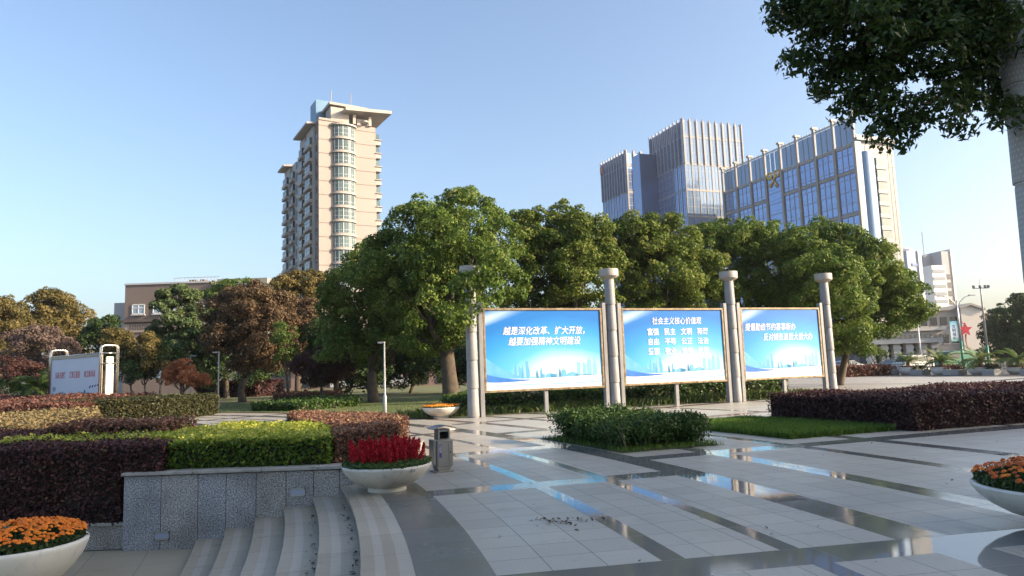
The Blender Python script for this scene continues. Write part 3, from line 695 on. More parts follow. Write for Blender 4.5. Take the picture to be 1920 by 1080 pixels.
# grasses
def blades(name,inside,box,n,h,mat,label=None,w=.006,z=0.,bend=.5):
    X=np.stack([rng.uniform(box[0],box[1],n),rng.uniform(box[2],box[3],n)],1)
    P=np.array([(*p,z) for p in (PO(r,t)[:2] for r,t in X)]) if inside=='polar' else np.c_[X,np.full(n,z)]
    if callable(inside): P=P[np.array([inside(x,y) for x,y,_ in P])]; n=len(P)
    a=rng.uniform(0,2*math.pi,n); H=h*rng.uniform(.5,1.2,n); d=np.c_[np.cos(a),np.sin(a),np.zeros(n)]; s=np.c_[-np.sin(a),np.cos(a),np.zeros(n)]*w
    lean=d*(H*bend*rng.uniform(.1,1,n))[:,None]; up=np.array([0,0,1.])
    V=np.stack([P-s,P+s,P+s*.7+lean*.35+up*(H*.62)[:,None],P+lean+up*H[:,None]*.95],1).reshape(-1,3)
    V=np.stack([V.reshape(-1,4,3)[:,0],V.reshape(-1,4,3)[:,1],V.reshape(-1,4,3)[:,2],V.reshape(-1,4,3)[:,3]],1).reshape(-1,3)
    o=npmesh(name,V,np.arange(4*n).reshape(n,4),LM[mat],attr=np.repeat(np.clip(rng.normal(.45,.2,n),0,1),4))
    return tag(o,label,None,None,'stuff')
mb=MB(); 
for t in np.linspace(20.9,25.3,9): mb.quad(PO(45.06,t,.008),PO(47.45,t,.008),PO(47.45,t+.55,.008),PO(45.06,t+.55,.008))
tag(mb.build('shrub_bed_soil',m_soil),kind='structure')
mb=MB()
for t in np.linspace(20.9,25.7,9): mb.quad(PO(49.35,t,.008),PO(52.4,t,.008),PO(52.4,t+.55,.008),PO(49.35,t+.55,.008))
tag(mb.build('grass_bed_soil',m_soil),kind='structure')
blades('grass','polar',(49.3,52.45,20.85,26.3),36000,.17,'grass','bright green long grass patch before the large plum hedge',.008)
blades('grass','polar',(45.05,47.55,20.85,25.7),5200,.11,'grass','short grass edging under the shrub clump',.006)
def inpoly(poly):
    poly=np.array(poly)
    def f(x,y):
        c=False;j=len(poly)-1
        for i in range(len(poly)):
            if (poly[i,1]>y)!=(poly[j,1]>y) and x<(poly[j,0]-poly[i,0])*(y-poly[i,1])/(poly[j,1]-poly[i,1])+poly[i,0]: c=not c
            j=i
        return c
    return f
strip=[tuple(CP[0]-dv*2.5+nrm*.75),tuple(CP[3]+dv*1.+nrm*.7),tuple(CP[3]+dv*1.+nrm*3.2),tuple(CP[0]-dv*2.5+nrm*2.4)]
blades('strap_leaf_ground_cover',inpoly(strip),(-6,26,26,44),60000,.34,'lily','strap leaved ground cover growing behind the billboard row',.009,bend=.9)
blades('lawn_grass',lambda x,y: y<60 and x>-26 and math.hypot(x-OX,y-OY)>46.9,(-26,-3,29,50),30000,.06,'grass','short lawn grass left of the tallest camphor',.012)

# ------------------------------------------------------------------ columns and billboards
m_col=M('cast_stone',(.285,.29,.295),(.225,.23,.235),2.5,.55,bmp=.15,bscale=60)
m_colcap=M('cap_stone',(.42,.39,.345),(.35,.325,.285),2.,.6,bmp=.1,bscale=40)
m_post=M('grey_painted_post',(.30,.305,.31),(.25,.25,.255),2.,.45,.2)
m_bframe=M('weathered_frame',(.34,.27,.17),(.14,.10,.06),6.,.5,.4,bmp=.2)
m_perf=None
def col_mat():
    m,nt,p=newmat('dotted_stone'); co=coord(nt)
    sx=nt.nodes.new('ShaderNodeSeparateXYZ'); nt.links.new(co,sx.inputs[0])
    an=math_(nt,'ARCTAN2',sx.outputs[1],sx.outputs[0])
    u=math_(nt,'FRACT',math_(nt,'MULTIPLY',an,5.)); row=math_(nt,'MULTIPLY',sx.outputs[2],14.)
    v=math_(nt,'FRACT',row); u2=math_(nt,'FRACT',math_(nt,'ADD',math_(nt,'MULTIPLY',an,5.),math_(nt,'MULTIPLY',math_(nt,'FLOOR',row),.5)))
    d=math_(nt,'ADD',math_(nt,'POWER',math_(nt,'SUBTRACT',u2,.5),2.),math_(nt,'POWER',math_(nt,'SUBTRACT',v,.5),2.))
    dot=math_(nt,'LESS_THAN',d,.035)
    n1=noise(nt,3.,5,co)
    b=mixc(nt,n1,(.42,.41,.385),(.33,.32,.30)); nt.links.new(mixc(nt,math_(nt,'MULTIPLY',dot,.55),b,(.70,.70,.68)),p.inputs['Base Color'])
    p.inputs['Roughness'].default_value=.55; bump(nt,p,dot,.25,.004); return m
m_dot=col_mat()
def column(label,loc,H,mat=None,r=.215):
    root=thing('stone_column',label,'column',loc,R(21),'segmented grey columns along the billboards')
    mat=mat or m_col
    cap=.44; seg=(H-cap)/5
    for k in range(5):
        z0=k*seg; mb=MB(); mb.smooth=True
        rb=r*(1.06-.012*k); rt=r*(.97-.012*k)
        mb.lathe([(rb*.90,z0),(rb*.90,z0+.03),(rb,z0+.035),(rb,z0+.10),(rt,z0+seg-.02),(rt*.94,z0+seg)],28)
        mb.build('drum',mat,root,auto=35)
    z=H-cap; mb=MB(); mb.smooth=True
    mb.lathe([(r*.86,z),(r*.95,z+.04),(r*1.75,z+.12),(r*1.85,z+.15),(r*1.85,z+cap-.02),(r*1.80,z+cap)],28)
    mb.build('capital',m_colcap,root,auto=35)
    return root
HC=at(1143,505,CP[1][1])[2]
lab=['segmented column at the left end of the billboards beside the far flower bowl','segmented column between the first and second billboard','segmented column between the second and third billboard','segmented column at the right end of the third billboard']
for k in range(4): column(lab[k],(CP[k][0],CP[k][1],0),HC)
pn=at(1928,300,8.9)
column('near dotted column at the right edge under the dark leafy boughs',(pn[0]+.03,pn[1],0),6.9,m_dot)

CJK=None
def text_mesh(body,size,shear=0.,bold=0.,space=1.,align='CENTER',line=1.):
    cu=bpy.data.curves.new('txt','FONT'); cu.body=body; cu.size=size; cu.shear=shear; cu.offset=bold; cu.extrude=.002; cu.align_x=align; cu.space_character=space; cu.resolution_u=3; cu.space_line=line
    ob=bpy.data.objects.new('txt',cu); COL.objects.link(ob)
    dg=bpy.context.evaluated_depsgraph_get(); me=bpy.data.meshes.new_from_object(ob.evaluated_get(dg))
    bpy.data.objects.remove(ob); bpy.data.curves.remove(cu)
    return me
def text(name,body,size,mat,parent,loc,shear=0.,bold=0.,space=1.,align='CENTER',sx=1.):
    me=text_mesh(body,size,shear,bold,space,align); me.name=name; me.materials.clear(); me.materials.append(mat)
    me.transform(Matrix.Diagonal((sx,1,1,1))); me.transform(Matrix.Rotation(R(90),4,'X'))
    o=bpy.data.objects.new(name,me); COL.objects.link(o); o.parent=parent; o.location=loc
    return o
m_white=M('white_print',(.84,.84,.84),(.82,.82,.82),2.,.4)
m_wglare=M('glare_print',(.80,.87,.91),(.78,.85,.90),2.,.4)  # white lettering with the glare over it put into its colour
m_sky1=M('skyline_print',(.15,.44,.74),(.10,.36,.70),1.2,.4)
m_sky2=M('skyline_print_light',(.24,.54,.79),(.18,.47,.76),1.2,.4)
m_swoop=M('blue_ribbon_print',(.09,.34,.74),(.16,.48,.84),1.1,.4)
def panel_mat():
    m,nt,p=newmat('printed_blue_panel'); co=coord(nt)
    sx=nt.nodes.new('ShaderNodeSeparateXYZ'); nt.links.new(co,sx.inputs[0])
    x,z=sx.outputs[0],sx.outputs[2]        # panel mesh is stored as x -.5...5, z 0..1
    n1=noise(nt,1.3,4,co)
    # printed sky: deep blue at the top left fading to a pale glow at lower right
    gx=math_(nt,'SUBTRACT',x,.17); gz=math_(nt,'SUBTRACT',z,.12)
    rad=math_(nt,'SQRT',math_(nt,'ADD',math_(nt,'MULTIPLY',math_(nt,'MULTIPLY',gx,gx),1.1),math_(nt,'MULTIPLY',math_(nt,'MULTIPLY',gz,gz),1.5)))
    f=math_(nt,'MULTIPLY_ADD',math_(nt,'SUBTRACT',n1,.5),.22,rad)
    c=ramp(nt,f,[(.12,(.74,.77,.78)),(.32,(.42,.68,.82)),(.50,(.10,.44,.78)),(.78,(.03,.28,.68)),(1.,(.012,.17,.55))])
    # pale rays in the upper left corner
    ry=math_(nt,'SUBTRACT',z,math_(nt,'MULTIPLY_ADD',x,.55,1.16)); ray_=ramp(nt,math_(nt,'ABSOLUTE',ry),[(0.,1.),(.10,0.)])
    lim=ramp(nt,x,[(-.0,1.),(.02,0.)]); 
    c=mixc(nt,math_(nt,'MULTIPLY',ray_,math_(nt,'MULTIPLY',ramp(nt,math_(nt,'ADD',x,.5),[(.05,.75),(.40,0.)]),1.)),c,(.62,.84,.93))
    nt.links.new(c,p.inputs['Base Color']); p.inputs['Roughness'].default_value=.38
    return m
m_panel=panel_mat()
def billboard(k,label,c0,c1_,lines,gap0=.46,gap1=.46):
    c0=np.array(c0);c1_=np.array(c1_); a=c0+dv*gap0; b=c1_-dv*gap1; Wd=float(np.linalg.norm(b-a)); mid=(a+b)/2
    root=thing('billboard',label,'billboard',(mid[0],mid[1],0),R(90-69),'propaganda billboards between the columns')
    pl=[(906,737,578),(1168,724,578),(1388,714,577)][k]
    zb=at(pl[0],pl[1],a[1])[2]; zt=at(pl[0],pl[2],a[1])[2]; H=zt-zb
    fw=.085
    mb=MB(); mb.quad((-.5,0,0),(.5,0,0),(.5,0,1),(-.5,0,1)); mb.quad((.5,.08,0),(-.5,.08,0),(-.5,.08,1),(.5,.08,1))
    mb.quad((-.5,.08,0),(-.5,0,0),(-.5,0,1),(-.5,.08,1)); mb.quad((.5,0,0),(.5,.08,0),(.5,.08,1),(.5,0,1)); mb.quad((-.5,0,1),(.5,0,1),(.5,.08,1),(-.5,.08,1)); mb.quad((.5,0,0),(-.5,0,0),(-.5,.08,0),(.5,.08,0))
    pa=mb.build('printed_panel',m_panel,root,loc=(0,-.03,zb+fw)); pa.scale=(Wd-2*fw,1,H-2*fw)
    mb=MB()
    mb.box((0,.01,zb+fw/2),(Wd,.16,fw)); mb.box((0,.01,zt-fw/2),(Wd,.16,fw))
    for s in (-1,1): mb.box((s*(Wd/2-fw/2),.01,(zb+zt)/2),(fw,.16,H-2*fw-.004))
    mb.build('frame',m_bframe,root,bevel=.008)
    for s in (-1,1):
        mb=MB(); mb.box((s*(Wd/2+.10),.02,(zt+.22)/2),(.16,.22,zt+.22)); mb.build('side_post',m_post,root,bevel=.01)
    mb=MB(); mb.box((0,.06,zb/2),(.15,.12,zb)); mb.box((0,.06,.01),(.26,.24,.02)); mb.build('centre_leg',m_post,root,bevel=.006)
    # artwork: ribbons and skyline, 3 mm and 5 mm proud of the panel
    X=lambda u:(u-.5)*(Wd-2*fw); Z=lambda v:zb+fw+v*(H-2*fw)
    def shape(mb,pts,y): mb.quad(*[(X(u),y,Z(v)) for u,v in pts])
    y1,y2,y3=-.033,-.036,-.039
    mb=MB(); mb.cur=0
    def ribbon(pts0,pts1,mi,y):
        mb.cur=mi; n=24
        def bz(P,t): 
            P=[np.array(p) for p in P]; return (1-t)**3*P[0]+3*t*(1-t)**2*P[1]+3*t*t*(1-t)*P[2]+t**3*P[3]
        for i in range(n):
            a0,a1=bz(pts0,i/n),bz(pts0,(i+1)/n); b0,b1=bz(pts1,i/n),bz(pts1,(i+1)/n)
            shape(mb,[a0,a1,b1,b0],y)
    ribbon([(0,.19),(.18,.10),(.42,.13),(1,.145)],[(0,.0),(.3,.0),(.6,.0),(1,.0)],0,y2-.001)
    ribbon([(0,.40),(.07,.33),(.15,.20),(.34,.14)],[(0,.20),(.10,.12),(.20,.12),(.34,.13)],1,y1)
    ribbon([(0,.20),(.08,.16),(.20,.12),(.36,.12)],[(0,.10),(.10,.085),(.22,.09),(.36,.105)],2,y2-.002)
    ribbon([(.02,.045),(.3,.09),(.6,.03),(1,.075)],[(.02,.035),(.3,.07),(.6,.02),(1,.055)],3,y2-.003)
    ribbon([(.25,.085),(.45,.11),(.75,.07),(1,.105)],[(.25,.08),(.45,.095),(.75,.06),(1,.09)],3,y2-.003)
    mb.build('ribbon_print',[m_white,m_swoop,M('deep_ribbon_print',(.03,.14,.50),(.05,.22,.62),1.5,.4) if 'deep_ribbon_print' not in bpy.data.materials else bpy.data.materials['deep_ribbon_print'],m_sky2],root)
    mb=MB(); s0=.13
    def bl(u,w,h,kind='flat'):
        pts=[(u-w/2,s0),(u+w/2,s0)]
        if kind=='flat': pts+=[(u+w/2,s0+h),(u-w/2,s0+h)]
        if kind=='spire': pts+=[(u+w/2,s0+h*.55),(u+w*.12,s0+h*.75),(u,s0+h),(u-w*.12,s0+h*.75),(u-w/2,s0+h*.55)]
        if kind=='slant': pts+=[(u+w/2,s0+h*.86),(u-w/2,s0+h)]
        if kind=='peak': pts+=[(u,s0+h)]
        if kind=='dome': pts+=[(u+w/2,s0+h*.5),(u+w*.35,s0+h*.85),(u,s0+h),(u-w*.35,s0+h*.85),(u-w/2,s0+h*.5)]
        shape(mb,pts,y2)
    mb.cur=0
    for q in ((.20,.09,.10,'peak'),(.245,.018,.20,'spire'),(.285,.03,.15,'slant'),(.305,.026,.19,'peak'),(.34,.020,.22,'flat'),(.355,.012,.17,'spire')): bl(*q)
    for q in ((.46,.018,.17,'spire'),(.475,.03,.05,'flat'),(.54,.09,.06,'dome'),(.57,.06,.05,'flat'),(.655,.045,.11,'dome'),(.73,.10,.065,'dome')): bl(*q)
    mb.cur=1
    for q in ((.79,.032,.19,'flat'),(.842,.030,.185,'slant'),(.885,.042,.235,'dome'),(.935,.036,.27,'spire'),(.84,.17,.03,'flat'),(.41,.09,.022,'flat')): bl(*q)
    for i in range(5): bl(.425,.022-.002*i,.02+.02*i,'flat'); bl(.62,.024-.002*i,.02+.024*i,'flat')
    mb.build('skyline_print',[m_sky1,m_sky2],root)
    for t,u,v,size,sh,bo,mt,al,sxx in lines:
        text('lettering',t,size*H,mt,root,(X(u),y3-.004,Z(v)),sh,bo*H,1.0,al,sxx)
    return root
C_='CENTER'; L_='LEFT'
billboard(0,'first billboard from the left, with two lines of white slogan lettering',CP[0],CP[1],[
  ('越是深化改革、扩大开放，',.52,.695,.108,.18,.0006,m_white,C_,.89),('越要加强精神文明建设',.50,.56,.108,.18,.0006,m_white,C_,.89)])
rows=[('富强','民主','文明','和谐'),('自由','平等','公正','法治'),('爱国','敬业','诚信','友善')]
ln=[('社会主义核心价值观',.53,.81,.102,.12,.0003,m_white,C_,.84)]
for j,rw in enumerate(rows):
    for i,t in enumerate(rw): ln.append((t,.285+.168*i,.66-.135*j,.098,0,.0010 if j==0 else .0006,m_white if (i+j)<4 else m_wglare,C_,.92))
billboard(1,'middle billboard, with a heading and three rows of paired white characters',CP[1],CP[2],ln)
billboard(2,'third billboard from the left, whose second white line starts further right',CP[2],CP[3],[
  ('提倡勤俭节约喜事新办',.03,.70,.110,.15,.0005,m_white,L_,.80),('反对铺张浪费大操大办',.25,.55,.110,.15,.0005,m_wglare,L_,.80)])

# ------------------------------------------------------------------ framed sign on the planted mound, left
m_chrome=M('polished_tube',(.62,.60,.56),(.5,.48,.45),3.,.25,.9)
m_signp=M('pale_blue_sign',(.60,.68,.80),(.56,.64,.78),.6,.4)
m_signw=M('cream_end_panel',(.80,.75,.62),(.74,.69,.56),1.5,.5)
m_red=M('red_sign_letters',(.50,.06,.08),(.55,.10,.12),6.,.5)
m_navy=M('navy_sign_letters',(.05,.08,.25),(.06,.09,.28),6.,.5)
def framed_sign():
    Yr=39.; pr=at(203,735,Yr); a=R(-54)
    d=np.array([math.sin(a),math.cos(a)])  # direction to the left end, receding
    q=ray(108,735)[:2]; n2=np.array([-d[1],d[0]]); t=np.dot(pr[:2],n2)/np.dot(q,n2); pl_=q*t
    Wd=float(np.linalg.norm(pl_-pr[:2])); mid=(pl_+pr[:2])/2
    zb=.35; z1=at(203,648,Yr)[2]; zp0=at(197,738,Yr)[2]; zp1=at(197,668,Yr)[2]
    ang=math.atan2(-d[1],-d[0])
    root=thing('framed_sign','pale blue roadside sign with red characters hung in a polished tube frame','sign',(mid[0],mid[1],zb),ang)
    H=z1-zb; dep=.44
    for s in (-1,1):
        for e in (-.09,.09):
            x=s*(Wd/2)+e; mb=MB(); mb.smooth=True
            mb.tube([(x,-dep,0),(x,-dep,H-.14),(x,-dep+.04,H-.04),(x,-dep+.14,H),(x,dep-.14,H),(x,dep-.04,H-.04),(x,dep,H-.14),(x,dep,0)],.042,10); mb.build('bent_tube',m_chrome,root)
        mb=MB(); mb.smooth=True
        for z in (H*.88,H*.72,H*.18):
            mb.tube([(s*Wd/2+.09,-dep,z),(s*Wd/2+.09,dep,z)],.032,8); mb.tube([(s*Wd/2-.09,-dep,z),(s*Wd/2-.09,dep,z)],.032,8)
        mb.build('crossbar',m_chrome,root)
        mb=MB(); mb.box((s*Wd/2,.02,H*.45),(.13,.40,H*.56)); mb.box((s*Wd/2,.02,H*.775),(.13,.38,H*.10)); mb.build('end_panel',m_signw,root,bevel=.02)
    mb=MB(); mb.smooth=True; mb.tube([(-Wd/2,-dep,H*.885),(Wd/2,-dep,H*.885)],.03,8); mb.build('top_rail',m_chrome,root)
    z0,zt=zp0-zb,zp1-zb; x0,x1=-Wd/2+.16,Wd/2-.12; y=-dep+.06
    mb=MB(); mb.box(((x0+x1)/2,y,(z0+zt)/2),(x1-x0,.10,zt-z0)); mb.build('panel',m_signp,root)
    mb=MB(); f=.10
    mb.box(((x0+x1)/2,y-.01,z0-f/2),(x1-x0+2*f,.15,f)); mb.box(((x0+x1)/2,y-.01,zt+f*.75),(x1-x0+2*f,.15,f*1.5))
    for x in (x0-f/2,x1+f/2): mb.box((x,y-.01,(z0+zt)/2),(f,.15,zt-z0-.004))
    mb.build('panel_frame',M('grey_gold_frame',(.36,.33,.27),(.28,.26,.21),4.,.4,.5),root,bevel=.01)
    w=x1-x0; h=zt-z0; Y=y-.054
    for t,u in (('弘扬主旋律',.20),('汇聚正能量',.505),('树立新风尚',.81)):
        text('red_lettering',t,h*.205,m_red,root,(x0+u*w,Y,z0+h*.47),0,.003,1.,C_,.335*w/h/1.55)
    text('small_lettering','宣传',h*.14,m_navy,root,(x0+.075*w,Y,z0+h*.10),0,.002,1.,C_,.75)
    mb=MB(); mb.smooth=True
    for i in range(4): mb.quad((x0+w*(.80+.05*i),Y,z0+h*(.17+.015*i)),(x0+w*(.83+.05*i),Y,z0+h*(.15+.02*i)),(x0+w*(.845+.05*i),Y,z0+h*(.235+.01*i)),(x0+w*(.815+.05*i),Y,z0+h*(.22+.01*i)))
    mb.quad((x0+w*.70,Y,z0+h*.04),(x0+w*.735,Y,z0+h*.02),(x0+w*.74,Y,z0+h*.07),(x0+w*.715,Y,z0+h*.13))
    mb.build('leaf_print',m_navy,root)
    mb=MB(); mb.box((0,y+.02,(z0-f)/2),(.10,.08,z0-f)); mb.build('middle_leg',m_chrome,root)
framed_sign()

# ------------------------------------------------------------------ lamp posts
m_lamp=M('pale_lamp_paint',(.36,.37,.38),(.30,.31,.32),2.,.4,.3)
m_lampface=M('lamp_diffuser',(.72,.72,.68),rough=.3)
def lamp(label,loc,H,arm,rz=0.,thin=1.):
    root=thing('lamp_post',label,'lamp post',loc,rz,'slim grey lamp posts on the lawn')
    mb=MB(); mb.smooth=True; mb.lathe([(.12*thin,0),(.12*thin,.03),(.085*thin,.04),(.085*thin,.75),(.042*thin,.85),(.038*thin,H)],14); mb.build('pole',m_lamp,root,auto=35)
    mb=MB(); mb.bbox((arm/2,0,H+.02),(abs(arm)+.10,.13,.07),.03); hd=mb.build('lamp_head',m_lamp,root)
    mb=MB(); mb.box((arm*.65,0,H-.02),(abs(arm)*.5,.10,.012)); mb.build('diffuser',m_lampface,hd)
    return root
def lampat(label,px,yb,yt,z,arm,Y=None):
    p=G(px,yb,z) if Y is None else gbase(px,Y,z)
    lamp(label,p,at(px,yt,p[1])[2]-p[2],arm)
lampat('slim lamp post standing on the lawn beside the end of the long dark hedge',409,766,661,0,-.35)
lampat('slim lamp post before the shaded wood near the far flower bowl',722,775,643,0,-.25)
lampat('slim lamp post just behind the red maple',357,745,668,0,.42,Y=54)
lampat('slim lamp post at the left edge beside the palm',39,745,681,0,.45,Y=62)
lampat('thin lamp post inside the dark wood behind the purple hedge',480,735,672,0,-.3,Y=72)

# ------------------------------------------------------------------ litter bin
m_bin=M('stainless_bin',(.42,.40,.37),(.34,.33,.30),3.,.36,.8,bmp=.04,bscale=30)
m_binr=M('bin_roof_metal',(.30,.34,.42),(.25,.28,.34),3.,.3,.8)
m_black=M('dark_opening',(.012,.012,.012),rough=.9)
m_purple=M('purple_label',(.13,.06,.30),(.10,.05,.24),5.,.4)
def bin_():
    p=G(829,884); H=at(829,797,p[1])[2]
    root=thing('litter_bin','stainless steel litter bin with a curved roof beside the red flower bowl','litter bin',p,R(28))
    k=H/.86
    S=lambda *a:tuple(x*k for x in a)
    mb=MB(); mb.box(S(0,0,.012),S(.36,.32,.024)); mb.build('base_plate',m_bin,root,bevel=.004)
    mb=MB(); mb.extr([S(-.11,.024),S(.11,.024),S(.15,.10),S(-.15,.10)],'y',-.12*k,.12*k); mb.build('plinth',m_bin,root)
    mb=MB(); mb.bbox(S(.02,0,.345),S(.33,.27,.49),.022*k); mb.build('body',m_bin,root)
    mb=MB(); mb.bbox(S(-.185,0,.375),S(.05,.25,.46),.012*k); mb.build('side_box',m_bin,root)
    mb=MB()
    mb.box(S(.02,.085,.69),S(.24,.07,.20)); mb.box(S(.125,-.02,.69),S(.03,.138,.20)); mb.box(S(-.085,-.02,.69),S(.03,.138,.20)); mb.box(S(.02,-.02,.598),S(.178,.138,.016)); mb.box(S(.02,-.075,.765),S(.178,.028,.05))
    mb.build('neck',m_bin,root,bevel=.004)
    mb=MB(); mb.box(S(.02,.045,.68),S(.176,.006,.15)); mb.build('opening',m_black,root)
    mb=MB(); mb.smooth=True
    n=10; prof=[]
    for i in range(n+1):
        x=-.23+.46*i/n; prof.append((x*k+.01,(.80+.062*math.cos((x)/.23*1.45))*k))
    mb.extr([(x,z) for x,z in prof]+[(x,z-.012*k) for x,z in prof[::-1]],'y',-.17*k,.17*k); mb.build('roof',m_binr,root,auto=40)
    mb=MB(); mb.box(S(-.08,-.1375,.39),S(.045,.003,.24)); l=mb.build('label_plate',m_purple,root)
    text('label_lettering','可\n回\n收',.046*k,m_white,l,S(-.08,-.1405,.455),0,0,1.,C_)
    mb=MB(); mb.box(S(.09,-.1365,.33),S(.004,.003,.40)); mb.box(S(.12,-.14,.36),S(.014,.01,.03)); mb.build('door_seam',m_black,root)
bin_()

# ------------------------------------------------------------------ flower bowls
def bowl_mat(nm='weathered_white_stone',base=(.66,.64,.57),amt=.5,sp=.55,sk=.35):
    m,nt,p=newmat(nm); co=coord(nt)
    vm=nt.nodes.new('ShaderNodeVectorMath'); vm.operation='MULTIPLY'; nt.links.new(co,vm.inputs[0]); vm.inputs[1].default_value=(1,1,.18)
    n1=noise(nt,2.2,7,co,.65); n2=noise(nt,9.,6,co,.7); n3=noise(nt,11.,4,vm.outputs[0],.6)
    st=ramp(nt,n1,[(.50,0.),(.72,1.)])
    b=mixc(nt,math_(nt,'MULTIPLY',st,amt),base,(.36,.33,.26))
    b=mixc(nt,math_(nt,'MULTIPLY',ramp(nt,n2,[(.64,0.),(.72,1.)]),sp),b,(.16,.15,.13))
    b=mixc(nt,math_(nt,'MULTIPLY',ramp(nt,n3,[(.55,0.),(.70,1.)]),sk),b,(.30,.28,.23))
    nt.links.new(b,p.inputs['Base Color']); p.inputs['Roughness'].default_value=.42; bump(nt,p,n2,.06,.01); return m
m_bowl=bowl_mat()
m_bowl_b=bowl_mat('cleaner_white_stone',(.72,.70,.63),.28,.2,.22)
m_orange=M('marigold_petals',(.92,.29,.012),(.85,.19,.008),9.,.6,bmp=.6,bscale=90)
m_orange2=M('rust_marigold_petals',(.55,.085,.012),(.62,.15,.015),9.,.6,bmp=.6,bscale=90)
m_yel=M('yellow_marigold_petals',(.80,.42,.03),(.75,.24,.015),6.,.6)
LM['celosia']=leafmat('celosia_plume',[(0.,(.22,.006,.016)),(.5,(.50,.012,.028)),(1.,(.70,.05,.06))],.3,.6)
def bowl(name,label,loc,Rr,H,mat=m_bowl,group=None,pattern=False):
    root=thing(name,label,'flower bowl',loc,0,group)
    k=H; mb=MB(); mb.smooth=True
    mb.lathe([(.42*Rr,0),(.43*Rr,.04*k),(.40*Rr,.13*k),(.38*Rr,.16*k)],40); mb.build('foot',mat,root,auto=40)
    mb=MB(); mb.smooth=True
    mb.lathe([(.36*Rr,.14*k),(.48*Rr,.20*k),(.66*Rr,.33*k),(.82*Rr,.52*k),(.93*Rr,.72*k),(.99*Rr,.90*k),(1.0*Rr,.96*k),(.985*Rr,.995*k),(.95*Rr,1.0*k),(.92*Rr,.965*k),(.90*Rr,.90*k)],56); mb.build('bowl',mat,root,auto=60)
    mb=MB(); mb.smooth=True; mb.lathe([(.905*Rr,.86*k),(.90*Rr,.89*k),(.3*Rr,.93*k)],40); mb.build('soil',m_soil,root)
    return root
def foliage(root,Rr,z,h,n,leaf,mat,name='foliage',flat=.8,over=0.,asp=2.2):
    a=rng.uniform(0,2*math.pi,n); r=Rr*np.sqrt(rng.random(n))*(.93+over)
    hh=h*np.sqrt(np.clip(1-(r/(Rr*1.08))**2*flat,0.02,1))
    P=np.c_[r*np.cos(a),r*np.sin(a),z+hh*rng.random(n)**.6]
    Nn=unit(np.c_[np.cos(a)*r/Rr,np.sin(a)*r/Rr,np.ones(n)*.7]+rng.normal(size=(n,3))*.6)
    v,f=leaf_quads(P,Nn,leaf*rng.uniform(.6,1.3,n),asp)
    return npmesh(name,v,f,LM[mat],root,attr=np.repeat(np.clip(rng.normal(.4,.2,n),0,1),4))
def blossoms(root,Rr,z,h,n,rad,mats,name='blossoms',keep=None):
    # ruffled flower heads: stacked rings of petals on short stems
    mb=MB(); mb.smooth=False; st=MB(); pts=[]
    tries=0
    while len(pts)<n and tries<n*40:
        tries+=1; a=rng.uniform(0,2*math.pi); r=Rr*math.sqrt(rng.random())*1.0
        if keep and not keep(a,r): continue
        p=(r*math.cos(a),r*math.sin(a))
        cl=math.sin(p[0]*9/Rr+1)*math.sin(p[1]*8/Rr)
        if cl<-.45: continue
        if any((p[0]-q[0])**2+(p[1]-q[1])**2<(rad*1.25)**2 for q in pts): continue
        pts.append(p)
    for x,y in pts:
        r=math.hypot(x,y); zz=z+h*math.sqrt(max(.02,1-(r/(Rr*1.1))**2*.85))*rng.uniform(.84,1.08)
        s=rad*rng.uniform(.65,1.2); mb.cur=rng.integers(len(mats)); ax=np.array([x/Rr*.5+rng.normal()*.2,y/Rr*.5+rng.normal()*.2,1.]);ax/=np.linalg.norm(ax)
        t=np.cross(ax,[1,0,0]);t/=np.linalg.norm(t);b=np.cross(ax,t); c=np.array([x,y,zz]); seg=9
        for (r0,z0,r1,z1) in ((1.,.0,.80,.30),(.84,.22,.55,.52),(.58,.45,.2,.66),(.25,.6,.02,.66)):
            off=rng.random()*3
            for k in range(seg):
                a0=2*math.pi*(k+off)/seg; a1=2*math.pi*(k+off+.92)/seg; am=(a0+a1)/2
                P=lambda an,rr,z_: c+(t*math.cos(an)+b*math.sin(an))*rr*s+ax*z_*s
                mb.quad(P(a0,r1*.9,z1-.1),P(a0+.05,r0*.93,z0),P(am,r0*1.06,z0-.05),P(a1-.05,r0*.93,z0),P(a1,r1*.9,z1-.1),P(am,r1*.8,z1+.05))
        mb.quad(*[c+(t*math.cos(q)+b*math.sin(q))*s*.5-ax*.12*s for q in np.linspace(0,2*math.pi,7)[:-1]])
        st.tube([tuple(c*np.array([.93,.93,1])-np.array([0,0,h*.7])),tuple(c)],.004,4)
    mb.build(name,mats,root); st.build('stems',M('green_stem',(.05,.09,.02),rough=.6) if 'green_stem' not in bpy.data.materials else bpy.data.materials['green_stem'],root)
